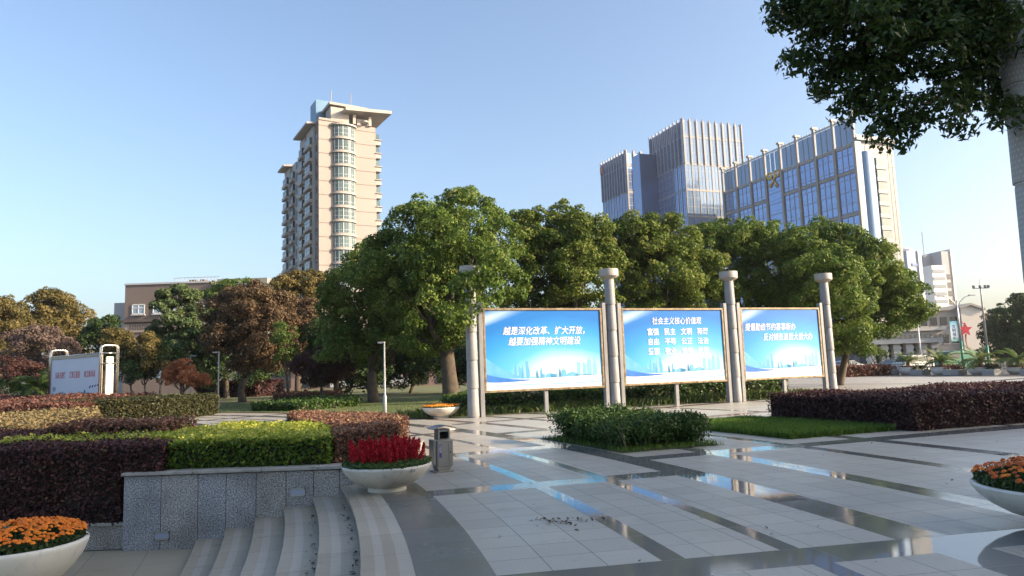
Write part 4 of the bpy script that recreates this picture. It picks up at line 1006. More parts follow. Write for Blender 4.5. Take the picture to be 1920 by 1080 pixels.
# red celosia bowl at the head of the steps
p1=G(726,919); R1=82*p1[1]/F_PX; H1=at(726,871,p1[1]-R1*.2)[2]
b1=bowl('flower_bowl','weathered white bowl of red plume flowers at the head of the steps',p1,R1,H1)
foliage(b1,R1,H1*.95,.13,3800,.030,'h_green',over=.06,flat=.9)
def plumes(root,Rr,z,n=150):
    Ps=[];Ns=[];Vs=[];Sz=[]
    for k in range(n):
        a=rng.uniform(0,2*math.pi); r=Rr*math.sqrt(rng.random())*.80; x,y=r*math.cos(a),r*math.sin(a)
        h=(.33-.14*(r/Rr)**2)*rng.uniform(.72,1.12); ax=unit(np.array([x*.35+rng.normal()*.05,y*.35+rng.normal()*.05,1.]))
        m_=130; t=rng.random(m_)**.8; w=.036*(1-t)**.7*rng.uniform(.8,1.2)+.005; an=rng.uniform(0,2*math.pi,m_)
        side=np.c_[np.cos(an),np.sin(an),np.zeros(m_)]*w[:,None]*rng.uniform(.5,1.1,(m_,1))
        P=np.array([x,y,z])+ax*(.09+t*h)[:,None]+side; Ps.append(P); Ns.append(unit(side/w[:,None]+rng.normal(size=(m_,3))*.4+[0,0,.2])); Vs.append(np.clip(rng.normal(.45+rng.normal()*.1,.2,m_),0,1)); Sz.append(.016*rng.uniform(.6,1.3,m_))
    P=np.concatenate(Ps);Q=np.concatenate(Ns);s=np.concatenate(Sz); v,f=leaf_quads(P,Q,s,2.1)
    npmesh('plume_flowers',v,f,LM['celosia'],root,attr=np.repeat(np.concatenate(Vs),4))
plumes(b1,R1,H1*.95)
mb=MB(); mb.box((R1*.70,-R1*.735,H1*.86),(.055,.012,.045),R(38)); mb.build('plaque',M('small_plaque',(.22,.22,.21),(.35,.35,.33),60.,.5),b1)
# far bowl beside the first column
p2=G(827,784); R2=34.5*p2[1]/F_PX; H2=at(827,763,p2[1])[2]
b2=bowl('flower_bowl','sunlit white bowl of orange and yellow flowers beside the left end column',p2,R2,H2,m_bowl_b)
foliage(b2,R2,H2*.93,.10,1300,.04,'h_green',over=.05); blossoms(b2,R2*.95,H2*.96,.13,170,.045,[m_orange,m_yel,m_orange])
# right edge bowl
YR=7.3; pr_=gbase(1990,YR); RR=163*YR/F_PX; HR=at(1990,908,YR)[2]
b3=bowl('flower_bowl','white stained bowl of rust orange marigolds cut by the right edge',pr_,RR,HR)
foliage(b3,RR,HR*.93,.16,5200,.034,'dark',over=.02); blossoms(b3,RR*.95,HR*.95,.25,300,.032,[m_orange2,m_orange2,m_orange])
# lower left bowl
YL=9.3; pl0=gbase(46,YL,-.9); RL=114*YL/F_PX; HL=at(48,1024,YL-RL*.3)[2]+.9
b4=bowl('flower_bowl','white bowl of bright orange marigolds on the lower paving at left',pl0,RL,HL,m_bowl_b)
foliage(b4,RL,HL*.93,.17,5200,.036,'dark',over=.02); blossoms(b4,RL*.97,HL*.95,.27,560,.029,[m_orange,m_orange,m_yel if False else m_orange])

# ------------------------------------------------------------------ buildings
def frame_axes(p0,az):
    """origin p0 and direction az (deg clockwise from +Y) -> function (along, out, z)->world offset handled by an Empty rotated so local +X = az, local -Y = outwards to the viewer's left-hand rule"""
    return R(90-az)
m_cream=M('cream_render',(.335,.295,.27),(.30,.265,.24),.12,.75,bmp=.05,bscale=6)
m_creamd=M('grey_cream_render',(.44,.42,.40),(.37,.355,.34),.12,.75)
m_slab=M('pale_slab',(.40,.37,.335),(.35,.325,.295),.3,.7)
m_jointg=M('facade_joint',(.22,.19,.17),rough=.9)
m_wing=M('window_frame_grey',(.34,.38,.38),(.27,.31,.31),.5,.5,.2)
m_wglass=glassmat('apartment_glass',(.15,.21,.21),.10,.5,(.05,.08,.09))
m_wdark=glassmat('dark_glass',(.05,.06,.075),.08,.8)
m_bluew=M('blue_render',(.05,.12,.30),(.04,.09,.24),.2,.7)
m_bluebox=M('blue_roof_box',(.12,.25,.38),(.10,.20,.32),.3,.5)
def tower():
    Y=150.; c=at(598,480,Y); x0,y0=c[0],c[1]; FH=3.1
    top=at(598,224,Y)[2]
    root=thing('apartment_tower','tall cream apartment tower with stacked bay windows and slanted roof slabs','tower',(x0,y0,0),R(90-60)); root.scale=(.82,1,1)
    # local: +X along sunny face, +Y along shaded face (going away to the left), building body in x>0,y>0
    Wd,D=15.8,17.; H=top
    mb=MB(); mb.box((Wd/2,D/2,H/2),(Wd,D,H)); mb.build('wall',m_cream,root)
    # front joints
    nF=int(H/FH)
    for k in range(4,nF+1): 
        z=H-1.2-(nF-k)*FH
        for x,w in ((2.05,4.1),(12.6,6.4)): mb=MB(); mb.box((x,-.01,z),(w,.06,.14)); mb.build('facade_joint',m_jointg,root)
    # round bay: lips, glass and frames per floor
    cx,rx,ry=6.75,3.0,1.35
    def halfring(mb,z0,z1,kx,ky,n=14):
        P=[(cx-rx*kx*math.cos(math.pi*i/n),-ry*ky*math.sin(math.pi*i/n)) for i in range(n+1)]
        for i in range(n):
            a,b=P[i],P[i+1]; mb.quad((a[0],a[1],z0),(b[0],b[1],z0),(b[0],b[1],z1),(a[0],a[1],z1))
        mb.faces([(p[0],p[1],z1) for p in P],[tuple(range(n+1))]); mb.faces([(p[0],p[1],z0) for p in P],[tuple(range(n,-1,-1))])
    for k in range(5,nF):
        z=H-.9-(nF-k)*FH
        mb=MB(); mb.smooth=False
        halfring(mb,z-.02,z+.30,1.13,1.22); mb.build('bay_ledge',m_slab,root)
        mb=MB(); halfring(mb,z+.30,z+.62,.985,.985); mb.build('bay_apron',m_cream,root)
        mb=MB(); halfring(mb,z+.62,z+FH-.02,.96,.96); g=mb.build('bay_window',m_wglass,root)
        mb=MB()
        for i in range(0,15,2):
            a=math.pi*i/14; mb.box((cx-rx*.975*math.cos(a),-ry*.975*math.sin(a),z+.62+1.22),(.13,.13,FH-.68),-a)
        halfring(mb,z+1.25,z+1.36,.985,.985); halfring(mb,z+2.3,z+2.38,.985,.985) if k%2 else None
        mb.build('bay_frame',m_wing,g)
    mb=MB(); halfring(mb,H-.9,H-.55,1.2,1.3); mb.build('bay_roof',m_slab,root)
    # small balconies at the far right edge
    for k in range(6,nF):
        z=H-.9-(nF-k)*FH
        mb=MB(); mb.box((Wd+.75,1.3,z+.55),(1.5,2.6,1.1)); mb.box((Wd+.8,1.2,z+1.12),(1.8,3.0,.14)); mb.build('corner_balcony',m_slab,root)
        mb=MB(); mb.box((Wd+.6,1.3,z+1.9),(1.0,2.2,1.4)); mb.build('corner_window',m_wglass,root)
    # roof: parapet, slanted slabs, box, masts
    mb=MB(); mb.box((3.5,2.,H+.25),(7.0,4.4,.5)); mb.build('parapet',m_cream,root)
    mb=MB()
    z=H+1.6
    def slab(x0,x1,y0_,y1,za,zb,t):
        mb.faces([(x0,y0_,za),(x1,y0_,zb),(x1,y1,zb),(x0,y1,za),(x0,y0_,za+t),(x1,y0_,zb+t),(x1,y1,zb+t),(x0,y1,za+t)],[(3,2,1,0),(4,5,6,7),(0,1,5,4),(1,2,6,5),(2,3,7,6),(3,0,4,7)])
    slab(6.5,19.5,-2.5,10,H+2.2,H+2.9,.7); mb.build('slanted_slab',m_slab,root)
    mb=MB(); slab(2.8,13.5,-.5,11,H+3.8,H+3.6,.55); mb.build('slanted_slab',m_slab,root)
    for x in (9.6,14.0):
        mb=MB(); mb.box((x,-.2,H+1.1),(.8,.8,2.2)); mb.build('roof_post',m_slab,root)
    mb=MB(); mb.box((5.8,2,H+1.7),(5,4,3.4)); mb.build('stair_house',m_slab,root)
    mb=MB(); mb.lathe([(1.,0),(1.,.3)],20,(12.3,-.9,H+.4)); mb.box((12.5,1.2,H+.9),(3.4,1.,1.7)); mb.build('roof_unit',m_creamd,root)
    mb=MB(); mb.box((7.2,8.5,H+3.6),(12,5.,6.6)); mb.build('roof_box',m_bluebox,root)
    for x in (6.3,12.):
        mb=MB(); mb.tube([(x,8.5,H+6.8),(x,8.5,H+10.6)],.11,6); mb.build('mast',m_slab,root)
    # the shaded wing running away to the left, stepped roofline
    wins=[]
    def bayrow(y,w,zt,kind,mat=m_wglass):
        nf=int((zt-12)/FH)
        for k in range(nf):
            z=zt-2.6-k*FH
            wins.append((y,w,z,kind))
    # segments of the side: (y0,y1,protrude,top,mat)
    segs=[(0,3.2,0,H,m_creamd),(3.2,9.2,.5,H-.5,m_creamd),(9.2,11.,0,H-.6,m_creamd),(11.,15.,.35,H-.8,m_creamd),(15.,19.,-.3,H-2.6,m_creamd),(19.,22.6,-.9,H-3.,m_bluew),(22.6,27.,-.4,H-3.2,m_creamd),(27.,32.5,.3,H-3.6,m_creamd)]
    for a,b,pr,zt,mt in segs:
        mb=MB(); mb.box((4.-pr/2,(a+b)/2,zt/2),(8.+pr,b-a-.01,zt)); mb.build('side_wall',mt,root)
    mb=MB(); slab(-2.4,5.,2.6,15.4,H-.3,H+.1,.45); mb.build('eave_slab',m_slab,root)
    mb=MB(); slab(-2.2,5.,26.5,33.4,H-3.5,H-3.1,.5); mb.build('eave_slab',m_slab,root)
    for y,w,zt,pr in ((6.2,4.4,H-1.2,.5),(13.,2.8,H-1.4,.35),(29.8,3.8,H-4.2,.3),(24.8,2.6,H-3.8,-.4),(17.,2.4,H-3.2,-.3)):
        for k in range(12):
            z=zt-2.5-k*FH
            if z<14: break
            mb=MB(); mb.box((-pr-.35,y,z),(.7,w,1.7)); f=mb.build('side_window',m_wdark if (k*7+int(y))%3 else m_wglass,root)
            mb=MB()
            for q in (-.5,-.17,.17,.5): mb.box((-pr-.72,y+w*q*.98,z),(.06,.10,1.72))
            mb.box((-pr-.72,y,z+.30),(.06,w,.08)); mb.build('side_window_frame',m_wing,f)
            mb=MB(); mb.box((-pr-.5,y,z-1.25),(1.05,w+.5,.75)); mb.build('balcony_apron',m_slab,root)
    for k in range(14):
        z=H-3-k*FH
        mb=MB(); mb.box((-.02,1.6,z),(.08,.9,1.5)); mb.build('side_slit',m_wdark,root)
        if z<H-6: mb=MB(); mb.box((-.02,10.1,z),(.08,1.,1.5)); mb.build('side_slit',m_wdark,root)
tower()

m_og=glassmat('blue_curtain_glass',(.20,.32,.56),.06,1.,(.12,.21,.42),.06,.5)
m_ol=glassmat('pale_curtain_glass',(.22,.32,.46),.08,.6,(.13,.22,.36),.06,.15)
m_fin=M('beige_stone_fin',(.29,.28,.27),(.25,.24,.235),.2,.6)
m_finshade=M('shaded_fin',(.25,.29,.37),(.20,.24,.32),.2,.5)  # fins of the shaded faces, the bluish shade put into their colour
m_stonew=M('white_stone_cladding',(.285,.29,.295),(.25,.255,.26),.1,.6)
m_gold=M('gold_sign',(.62,.40,.06),rough=.35,metal=.6)
m_lattice=M('roof_lattice',(.50,.46,.40),(.35,.33,.31),.5,.6)
def curtain(root,L,z0,z1,bays,bands,fin,glass,axis,finw=.55,find=.7,sub=2,bandh=.9,name='glass_pane',finmat=m_fin,over=0.,split=None):
    """facade on local plane: axis 'x' -> y=0 outward -y ; axis 'y' -> x=0 outward -x"""
    P=(lambda u,o,z:(u,-o,z)) if axis=='x' else (lambda u,o,z:(-o,u,z))
    D=(lambda a,b,c:(a,b,c)) if axis=='x' else (lambda a,b,c:(b,a,c))
    w=L/bays; zs=bands
    for i in range(bays):
        for k in range(len(zs)-1):
            a,b=zs[k],zs[k+1]
            mb=MB(); mb.box(P((i+.5)*w,.05,(a+b)/2),D(w-finw-.02,.12,b-a-bandh)); g=mb.build(name,glass,root)
    mb=MB()
    for i in range(bays):
        for s in range(1,sub+1):
            u=i*w+finw/2+(w-finw)*s/(sub+1); mb.box(P(u,.14,(z0+z1)/2),D(.13,.10,z1-z0-.2))
        n=int((z1-z0)/3.5)
        for q in range(1,n): mb.box(P((i+.5)*w,.13,z0+q*3.5),D(w-finw-.05,.06,.30)); mb.box(P((i+.5)*w,.13,z0+q*3.5+1.2),D(w-finw-.05,.05,.10))
    mb.build('mullions',M('mullion_grey',(.20,.24,.31),rough=.4) if 'mullion_grey' not in bpy.data.materials else bpy.data.materials['mullion_grey'],root)
    for k in range(1,len(zs)-1):
        mb=MB(); mb.box(P(L/2,.12,zs[k]),D(L,.24,bandh*.98)); mb.build('spandrel_band',finmat,root)
    for i in range(bays+1):
        zs_=split or z0; mb=MB(); mb.box(P(i*w,find/2,(zs_+z1+over)/2),D(finw*.8,find,z1-zs_+over))
        if split: mb.box(P(i*w,.14,(z0+split)/2),D(finw*.55,.28,split-z0-.01))
        mb.build('fin',finmat,root)
def office_twin():
    Y=260.; c=at(1279,230,Y); top=at(1278,222,Y)[2]
    root=thing('office_tower','blue glass office tower with close stone fins, the taller one beside the keys building','tower',(c[0],c[1],0),R(90-70))
    L,D=26.6,23.; zb=25.
    mb=MB(); mb.box((L/2,D/2,(top-7)/2),(L,D,top-7)); mb.build('wall',m_og,root)
    b1,b2=top-7,at(1278,307,Y)[2]; b3=at(1278,356,Y)[2]
    curtain(root,L,zb,top-.6,9,[zb,b3-(b2-b3),b3,b2,b1,top-.6],0,m_ol,'x',.62,.6,1,.7,over=.6,split=b2)
    curtain(root,D,zb,top-.6,9,[zb,b3-(b2-b3),b3,b2,b1,top-.6],0,m_og,'y',.7,.75,1,.7,finmat=m_finshade,over=.6,split=b2)
    for x,y,w,d in ((L/2,D-.4,L,.5),(L-.4,D/2,.5,D)):
        mb=MB(); mb.box((x,y,top-3.6),(w,d,6.4)); mb.build('roof_screen',m_lattice,root)
    for a,ax,LL in ((0,'x',L),(0,'y',D)):
        mb=MB()
        for q in range(4):
            z=top-6.2+q*1.8
            if ax=='x': mb.box((LL/2,.3,z),(LL,.14,.24))
            else: mb.box((.3,LL/2,z),(.14,LL,.24))
        mb.build('roof_rail',m_lattice,root)
    # recessed glass link to the lower wing
    mb=MB(); mb.box((-3.5,D-1.,(top-8.5)/2),(9.,6,top-8.5)); mb.build('glass_link',glassmat('link_glass',(.20,.31,.54),.06,1.,metal=.5),root)
    return top
office_twin()
def office_wing():
    Y=300.; c=at(1173,290,Y); top=at(1172,282,Y)[2]
    root=thing('office_tower','blue glass office tower with fins at the left of the glass pair','tower',(c[0],c[1],0),R(90-66))
    L,D=7.5,20.; zb=25.
    mb=MB(); mb.box((L/2,D/2,(top-6)/2),(L,D,top-6)); mb.build('wall',m_og,root)
    b1=top-6.5; b2=at(1172,360,Y)[2]
    curtain(root,D,zb,top-.5,9,[zb,b2-18,b2,b1,top-.5],0,m_og,'y',.7,.75,1,.7,finmat=m_finshade,over=.6,split=b2)
    curtain(root,L,zb,top-.5,2,[zb,b2-18,b2,b1,top-.5],0,m_og,'x',.9,.8,1,1.2,over=.6)
    mb=MB(); mb.box((L-.3,D/2,top-3.2),(.4,D,6)); mb.build('roof_screen',m_lattice,root)
    mb=MB(); mb.box((-.9,D-1.2,top-4),(.5,2.2,3.)); mb.build('red_roof_mark',M('faded_red_sign',(.45,.16,.14),rough=.6),root)
office_wing()
def office_keys():
    Y=200.; c=at(1603,270,Y); top=at(1602,212,Y)[2]; t2=at(1602,262,Y)[2]
    root=thing('office_block','long glass office block with stone piers and a golden crossed keys emblem','office block',(c[0],c[1],0),R(90-69))
    D=60.; L=15.; zb=14.
    mb=MB(); mb.box((L/2,D/2+.2,(t2-1)/2),(L-.4,D-.4,t2-1)); mb.build('wall',m_og,root)
    b=[zb,at(1553,384,Y)[2]-7,0,0,0]
    rows=[zb,t2-33.5,t2-21.5,t2-9.,t2-1.2,top-1.]
    # facade on the left (local y axis), 8 bays with the emblem bay flat
    bays=8; w=D/bays
    P=lambda u,o,z:(-o,u,z)
    for i in range(bays):
        for k in range(len(rows)-1):
            a,b_=rows[k],rows[k+1]
            flat=(i==4 and k<4)
            if i==4 and k>=1 and k<4 and k!=1: continue
            if flat and k==1: b_=rows[4]
            n=1 if flat else 3; ww=(w-1.2)
            for s in range(n):
                mb=MB(); mb.box(P(i*w+.6+ww*(s+.5)/n,.05,(a+b_)/2),(.12,ww/n-.3,b_-a-(1.3 if not flat else .3))); mb.build('glass_pane' if k<4 else 'parapet_glass',m_og if k<4 else m_ol,root)
    mb=MB()
    for i in range(bays):
        for q in range(1,15):
            z=zb+q*3.6
            if z<rows[4]: mb.box(P((i+.5)*w,.11,z),(.06,w-1.3,.26)); mb.box(P((i+.5)*w,.11,z+1.2),(.05,w-1.3,.09))
        if i==4: continue
        for s in (1,2): mb.box(P(i*w+.6+(w-1.2)*s/3,.12,(zb+top)/2),(.16,.26,top-zb-1.))
    mb.build('mullions',bpy.data.materials['mullion_grey'],root)
    for k in range(1,5):
        for i in range(bays):
            if i==4: continue
            mb=MB(); mb.box(P((i+.5)*w,.1,rows[k]),(.24,w-1.0,.95)); mb.build('spandrel_band',m_fin,root)
    for i in range(bays+1):
        mb=MB(); mb.box(P(i*w,.28,(zb+top)/2),(.56,.85,top-zb)); mb.box(P(i*w,-.1,top+.3),(2.2,1.1,.7)); mb.build('stone_pier',m_fin,root)
    mb=MB(); mb.box((1.2,D/2,t2-.2),(.4,D,.5)); mb.box((1.2,D/2,top-.6),(.4,D,.5)); mb.build('roof_rail',m_lattice,root)
    # emblem: crossed keys of gold bars and rings
    ec=at(1470,355,Y+44); u0=4.5*w; z0=ec[2]
    mb=MB()
    for s in (1,-1):
        n=14; a=R(42)*s
        ux,uz=math.sin(a),math.cos(a)
        p0=(u0-ux*2.6,z0-uz*2.6); p1=(u0+ux*1.6,z0+uz*1.6)
        mb.tube([P(p0[0],.35,p0[1]),P(p1[0],.35,p1[1])],.28,8)
        rc=(u0+ux*2.6,z0+uz*2.6)
        ring=[P(rc[0]+1.05*math.cos(2*math.pi*i/n),.35,rc[1]+1.05*math.sin(2*math.pi*i/n)) for i in range(n+1)]; mb.tube(ring,.30,8)
        for q in (.0,.8):
            e=(p0[0]+ux*q,p0[1]+uz*q); mb.tube([P(e[0],.35,e[1]),P(e[0]+uz*.9,.35,e[1]-ux*.9)],.24,6)
    mb.build('crossed_keys_emblem',m_gold,root)
    # sunlit end: rounded white corner with bay windows
    Lx=15.2
    mb=MB(); mb.box((.9,-.15,t2/2),(1.8,.5,t2)); mb.build('corner_pier',m_ol,root)
    mb=MB(); mb.box((8.3,.25,(t2)/2),(13,.5,t2)); mb.build('end_wall',m_stonew,root)
    mb=MB(); mb.box((7.6,-.2,t2+.2),(15.6,1.6,.8)); mb.box((7.6,.2,t2+1.1),(14.6,1.,1.)); mb.build('cornice',m_stonew,root)
    mb=MB()
    for q in range(1,17): mb.box((8.3,-.02,t2-q*3.6),(13.,.08,.12))
    for x in (3.6,5.6,12.4,13.8): mb.box((x,-.02,t2/2),(.10,.07,t2))
    mb.build('cladding_joints',M('clad_joint',(.34,.33,.32),rough=.8),root)
    mb=MB(); mb.smooth=True
    P2=[(2.0+ (1-math.cos(t))*1.5,-.15-1.1*math.sin(t)) for t in np.linspace(0,math.pi/2,8)]+[(5.4,-1.25)]
    for i in range(len(P2)-1): mb.quad((*P2[i],14),(*P2[i+1],14),(*P2[i+1],t2-3.4),(*P2[i],t2-3.4))
    mb.quad((5.4,-1.25,14),(5.4,.1,14),(5.4,.1,t2-3.4),(5.4,-1.25,t2-3.4)); mb.faces([(*p,t2-3.4) for p in P2]+[(5.4,.1,t2-3.4)],[tuple(range(len(P2)+1))])
    mb.build('rounded_corner',m_ol,root)
    for q in range(12):
        z=t2-6.2-q*3.6
        mb=MB(); mb.box((8.2,-.35,z),(3.4,1.3,2.2)); mb.build('bay_window',m_wglass,root)
        mb=MB(); mb.box((8.2,-.45,z-1.75),(4.2,1.6,1.25)); mb.build('bay_apron',m_stonew,root)
        mb=MB(); mb.box((5.9,-.01,z),(.7,.1,2.4)); mb.box((10.8,-.01,z),(.8,.1,2.4)); mb.build('slit_window',m_wdark,root)
office_keys()

# low brown block with the flat roof
m_brownw=M('brown_render',(.165,.132,.122),(.14,.112,.103),.1,.8)
m_greyw=M('grey_render',(.40,.41,.44),(.35,.36,.39),.1,.8)
m_greenw=M('grey_green_render',(.22,.23,.21),(.19,.20,.18),.1,.8)
m_pvc=M('white_window_frame',(.72,.72,.70),rough=.4)
def low_block():
    Y=100.; a=at(235,532,Y); b=at(395,532,Y); H=a[2]
    root=thing('low_block','low brown flat roofed block with white cross windows behind the pine','building',(a[0],Y,0),0)
    Wd=b[0]-a[0]
    mb=MB(); mb.box((Wd/2,6,H/2),(Wd,12,H)); mb.build('wall',m_brownw,root)
    mb=MB(); mb.box((Wd/2,-.02,H-.12),(Wd+.1,.3,.24)); mb.build('parapet_cap',m_greyw,root)
    zc=at(260,602,Y)[2]
    mb=MB(); mb.box((Wd/2,-.25,zc),(Wd+.3,.5,.35)); mb.build('string_course',M('dark_course',(.10,.08,.075),rough=.8),root)
    mb=MB(); mb.box((Wd/2,-.06,zc-1.0),(Wd,.2,1.2)); mb.build('frieze',M('pale_brown_frieze',(.32,.26,.23),(.28,.23,.2),.2,.8),root)
    mb=MB()
    for i in range(11): mb.box((1.+i*.35,-.19,zc-.85),(.14,.08,.7))
    mb.build('frieze_slots',M('slot_dark',(.13,.10,.09),rough=.9),root)
    for i in range(4):
        x=at(260,580,Y)[0]-a[0]+i*2.95; z=at(260,580,Y)[2]
        mb=MB(); mb.box((x,-.02,z),(1.7,.1,1.4)); g=mb.build('window',glassmat('sky_glass',(.30,.42,.58),.05,1.) if i==0 else bpy.data.materials['sky_glass'],root)
        mb=MB()
        for dx,dz,w,h in ((0,.66,1.8,.12),(0,-.66,1.8,.12),(-.85,0,.12,1.4),(.85,0,.12,1.4),(0,0,.10,1.4),(0,.18,1.7,.09)): mb.box((x+dx,-.09,z+dz),(w,.06,h))
        mb.build('window_frame',m_pvc,g)
        mb=MB(); mb.box((x,-.12,z-.82),(2.,.3,.14)); mb.build('sill',m_greyw,root)
    for i in range(4):
        x=at(260,580,Y)[0]-a[0]+i*2.95
        mb=MB(); mb.box((x,-.02,3.2),(1.7,.1,1.8)); mb.build('window',bpy.data.materials['sky_glass'],root)
    c=at(195,590,Y)[0]-a[0]
    mb=MB(); mb.box((c/2-.02,7,at(200,565,Y)[2]/2),(-c-.05,9,at(200,565,Y)[2])); mb.build('side_wall',m_greyw,root)
    mb=MB(); mb.box((-1.25,9,at(215,546,Y)[2]/2),(2.4,5,at(215,546,Y)[2])); mb.build('stair_house',M('grey_teal_render',(.27,.32,.35),(.24,.28,.31),.2,.8),root)
    d0,d1=at(410,530,Y)[0]-a[0],at(503,530,Y)[0]-a[0]
    mb=MB(); mb.box(((d0+d1)/2,5,at(450,523,Y)[2]/2),(d1-d0,11,at(450,523,Y)[2])); mb.build('end_block',m_greenw,root)
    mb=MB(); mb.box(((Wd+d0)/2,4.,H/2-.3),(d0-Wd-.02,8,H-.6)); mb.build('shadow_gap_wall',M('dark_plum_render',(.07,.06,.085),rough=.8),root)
    mb=MB(); zr=H+.02
    x0_=at(308,526,Y)[0]-a[0]
    for x in np.linspace(x0_,Wd-.2,14): mb.box((x,3,zr+.5),(.07,.07,1.))
    for z in (zr+.35,zr+.98): mb.box(((x0_+Wd)/2,3,z),(Wd-x0_,.07,.07))
    mb.build('roof_rail',m_greyw,root)
    mb=MB()
    for x,w in ((x0_+2.2,1.),(x0_+3.7,.8),(x0_+7.,.7)): mb.box((x,4.5,zr+.4),(w,1,.8))
    mb.build('roof_units',M('roof_unit_brown',(.17,.13,.11),rough=.7),root)
low_block()
# shop row glimpsed beneath the trees
def shop_row():
    Y=96.; a=at(500,700,Y)
    root=thing('shop_row','long low pinkish shop row glimpsed between the trunks of the dark wood','building',(a[0],Y,0),0)
    mb=MB(); mb.box((17,4,1.6),(34,8,3.2)); mb.build('wall',M('pink_render',(.30,.20,.17),(.25,.17,.145),.2,.8),root)
    for i in range(9):
        mb=MB(); mb.box((2+i*3.7,-.04,1.5),(2.6,.1,2.4)); mb.build('shop_window',m_wdark,root)
    mb=MB(); mb.box((17,-.3,3.0),(34,.6,.3)); mb.build('awning_band',M('white_band',(.6,.58,.55),rough=.6),root)
shop_row()

# cars and vans
m_tyre=M('tyre_rubber',(.02,.02,.02),rough=.8); m_rim=M('wheel_rim',(.45,.45,.45),rough=.35,metal=.8)
m_cglass=M('car_glass',(.03,.04,.045),rough=.08,spec=.8); m_lampr=M('tail_lamp',(.35,.02,.02),rough=.25); m_lampw=M('head_lamp',(.7,.7,.68),rough=.15)
def vehicle(name,label,cat,loc,rz,L,Wd,H,prof,glass,col,sidewin,group=None):
    root=thing(name,label,cat,loc,rz,group)
    paint=M(name+'_paint_%d'%len(bpy.data.materials),col,tuple(x*.94 for x in col),.5,.28,.1)
    mb=MB(); n=len(prof); vs=[];fs=[]
    rows=[(-.5,.93),(-.46,1.),(.46,1.),(.5,.93)]
    for yy,k in rows:
        for x,z in prof: vs.append((x*L*(.995 if abs(yy)==.5 else 1),yy*Wd*(1-.12*max(0,(z-.55))),.22+(z*(H-.22))*(1 if abs(yy)<.5 else .985)))
    for r_ in range(3):
        for i in range(n): fs.append((r_*n+i,r_*n+(i+1)%n,(r_+1)*n+(i+1)%n,(r_+1)*n+i))
    fs.append(tuple(range(n-1,-1,-1))); fs.append(tuple(3*n+i for i in range(n)))
    mb.faces(vs,fs); mb.build('body',paint,root,auto=30)
    for s in (-1,1):
        for (x0,x1,z0,z1,sl0,sl1) in sidewin:
            mb=MB(); y=lambda z:s*(Wd*.5*(1-.12*max(0,(z-.55)))+.006); zz=lambda z:.22+z*(H-.22)
            q=[(x0*L,y(z0),zz(z0)),(x1*L,y(z0),zz(z0)),((x1-sl1)*L,y(z1),zz(z1)),((x0+sl0)*L,y(z1),zz(z1))]
            mb.quad(*(q if s<0 else q[::-1])); mb.build('side_window',m_cglass,root)
    for (xa,za,xb,zb_) in glass:
        mb=MB(); zz=lambda z:.22+z*(H-.22); o_=.012 if xa>0 else -.012
        q=[(xa*L+o_,-Wd*.42,zz(za)),(xa*L+o_,Wd*.42,zz(za)),(xb*L+o_,Wd*.38,zz(zb_)),(xb*L+o_,-Wd*.38,zz(zb_))]
        mb.quad(*(q if xa>0 else q[::-1])); mb.build('windscreen',m_cglass,root)
    for x in (-.31,.31):
        for s in (-1,1):
            mb=MB(); mb.smooth=True; mb.lathe([(.26,-.1),(.32,-.08),(.32,.08),(.26,.1)],20)
            w=mb.build('wheel',m_tyre,root,(x*L,s*(Wd/2-.09),.32)); w.rotation_euler=(R(90),0,0)
            mb=MB(); mb.lathe([(.19,-.105),(.19,.105)],14); mb.build('rim',m_rim,w)
    for e,mt,nm in ((.5,m_lampw,'headlight'),(-.5,m_lampr,'tail_light')):
        for s in (-1,1):
            mb=MB(); mb.box((e*L*1.0,s*Wd*.40,.22+.42*(H-.22)),(.06,.22,.16)); mb.build(nm,mt,root)
    return root
VAN=[(-.5,.02),(-.5,.55),(-.485,.96),(-.44,1.),(.18,1.),(.25,.97),(.38,.55),(.49,.45),(.5,.02)]
VW=[(-.46,-.26,.56,.90,.01,0),(-.24,-.04,.56,.90,0,0),(-.02,.32,.56,.90,0,.08)]
VG=[(.375,.57,.262,.93),(-.501,.58,-.488,.93)]
CAR=[(-.5,.05),(-.5,.50),(-.46,.62),(-.36,.66),(-.24,.98),(-.15,1.),(.06,1.),(.24,.66),(.44,.55),(.5,.42),(.5,.05)]
CW=[(-.31,-.06,.67,.94,.07,0),(-.04,.19,.67,.94,0,.10)]
CG=[(.235,.68,.075,.96),(-.355,.69,-.245,.95)]
vehicle('parked_van','white van parked behind the second flower bowl palm','van',gbase(1712,79),R(197),4.4,1.75,1.85,VAN,VG,(.62,.63,.64),VW)
vehicle('parked_van','green delivery van parked right of the white van','van',gbase(1790,82),R(190),4.9,1.85,2.15,VAN,VG,(.07,.20,.14),VW[2:])
vehicle('parked_car','pale grey car parked behind the end column','car',gbase(1592,90),R(15),4.3,1.75,1.45,CAR,CG,(.42,.44,.46),CW)
vehicle('parked_car','dark car parked left of the white van','car',gbase(1678,86),R(200),4.3,1.75,1.45,CAR,CG,(.05,.055,.07),CW)
vehicle('parked_car','silver car glimpsed under the trees left of the tallest camphor','car',gbase(740,88),R(180),4.3,1.75,1.45,CAR,CG,(.5,.5,.5),CW)
vehicle('parked_car','white car glimpsed below the shaded wood left of the silver car','car',gbase(655,88),R(0),4.3,1.75,1.45,CAR,CG,(.62,.62,.6),CW)

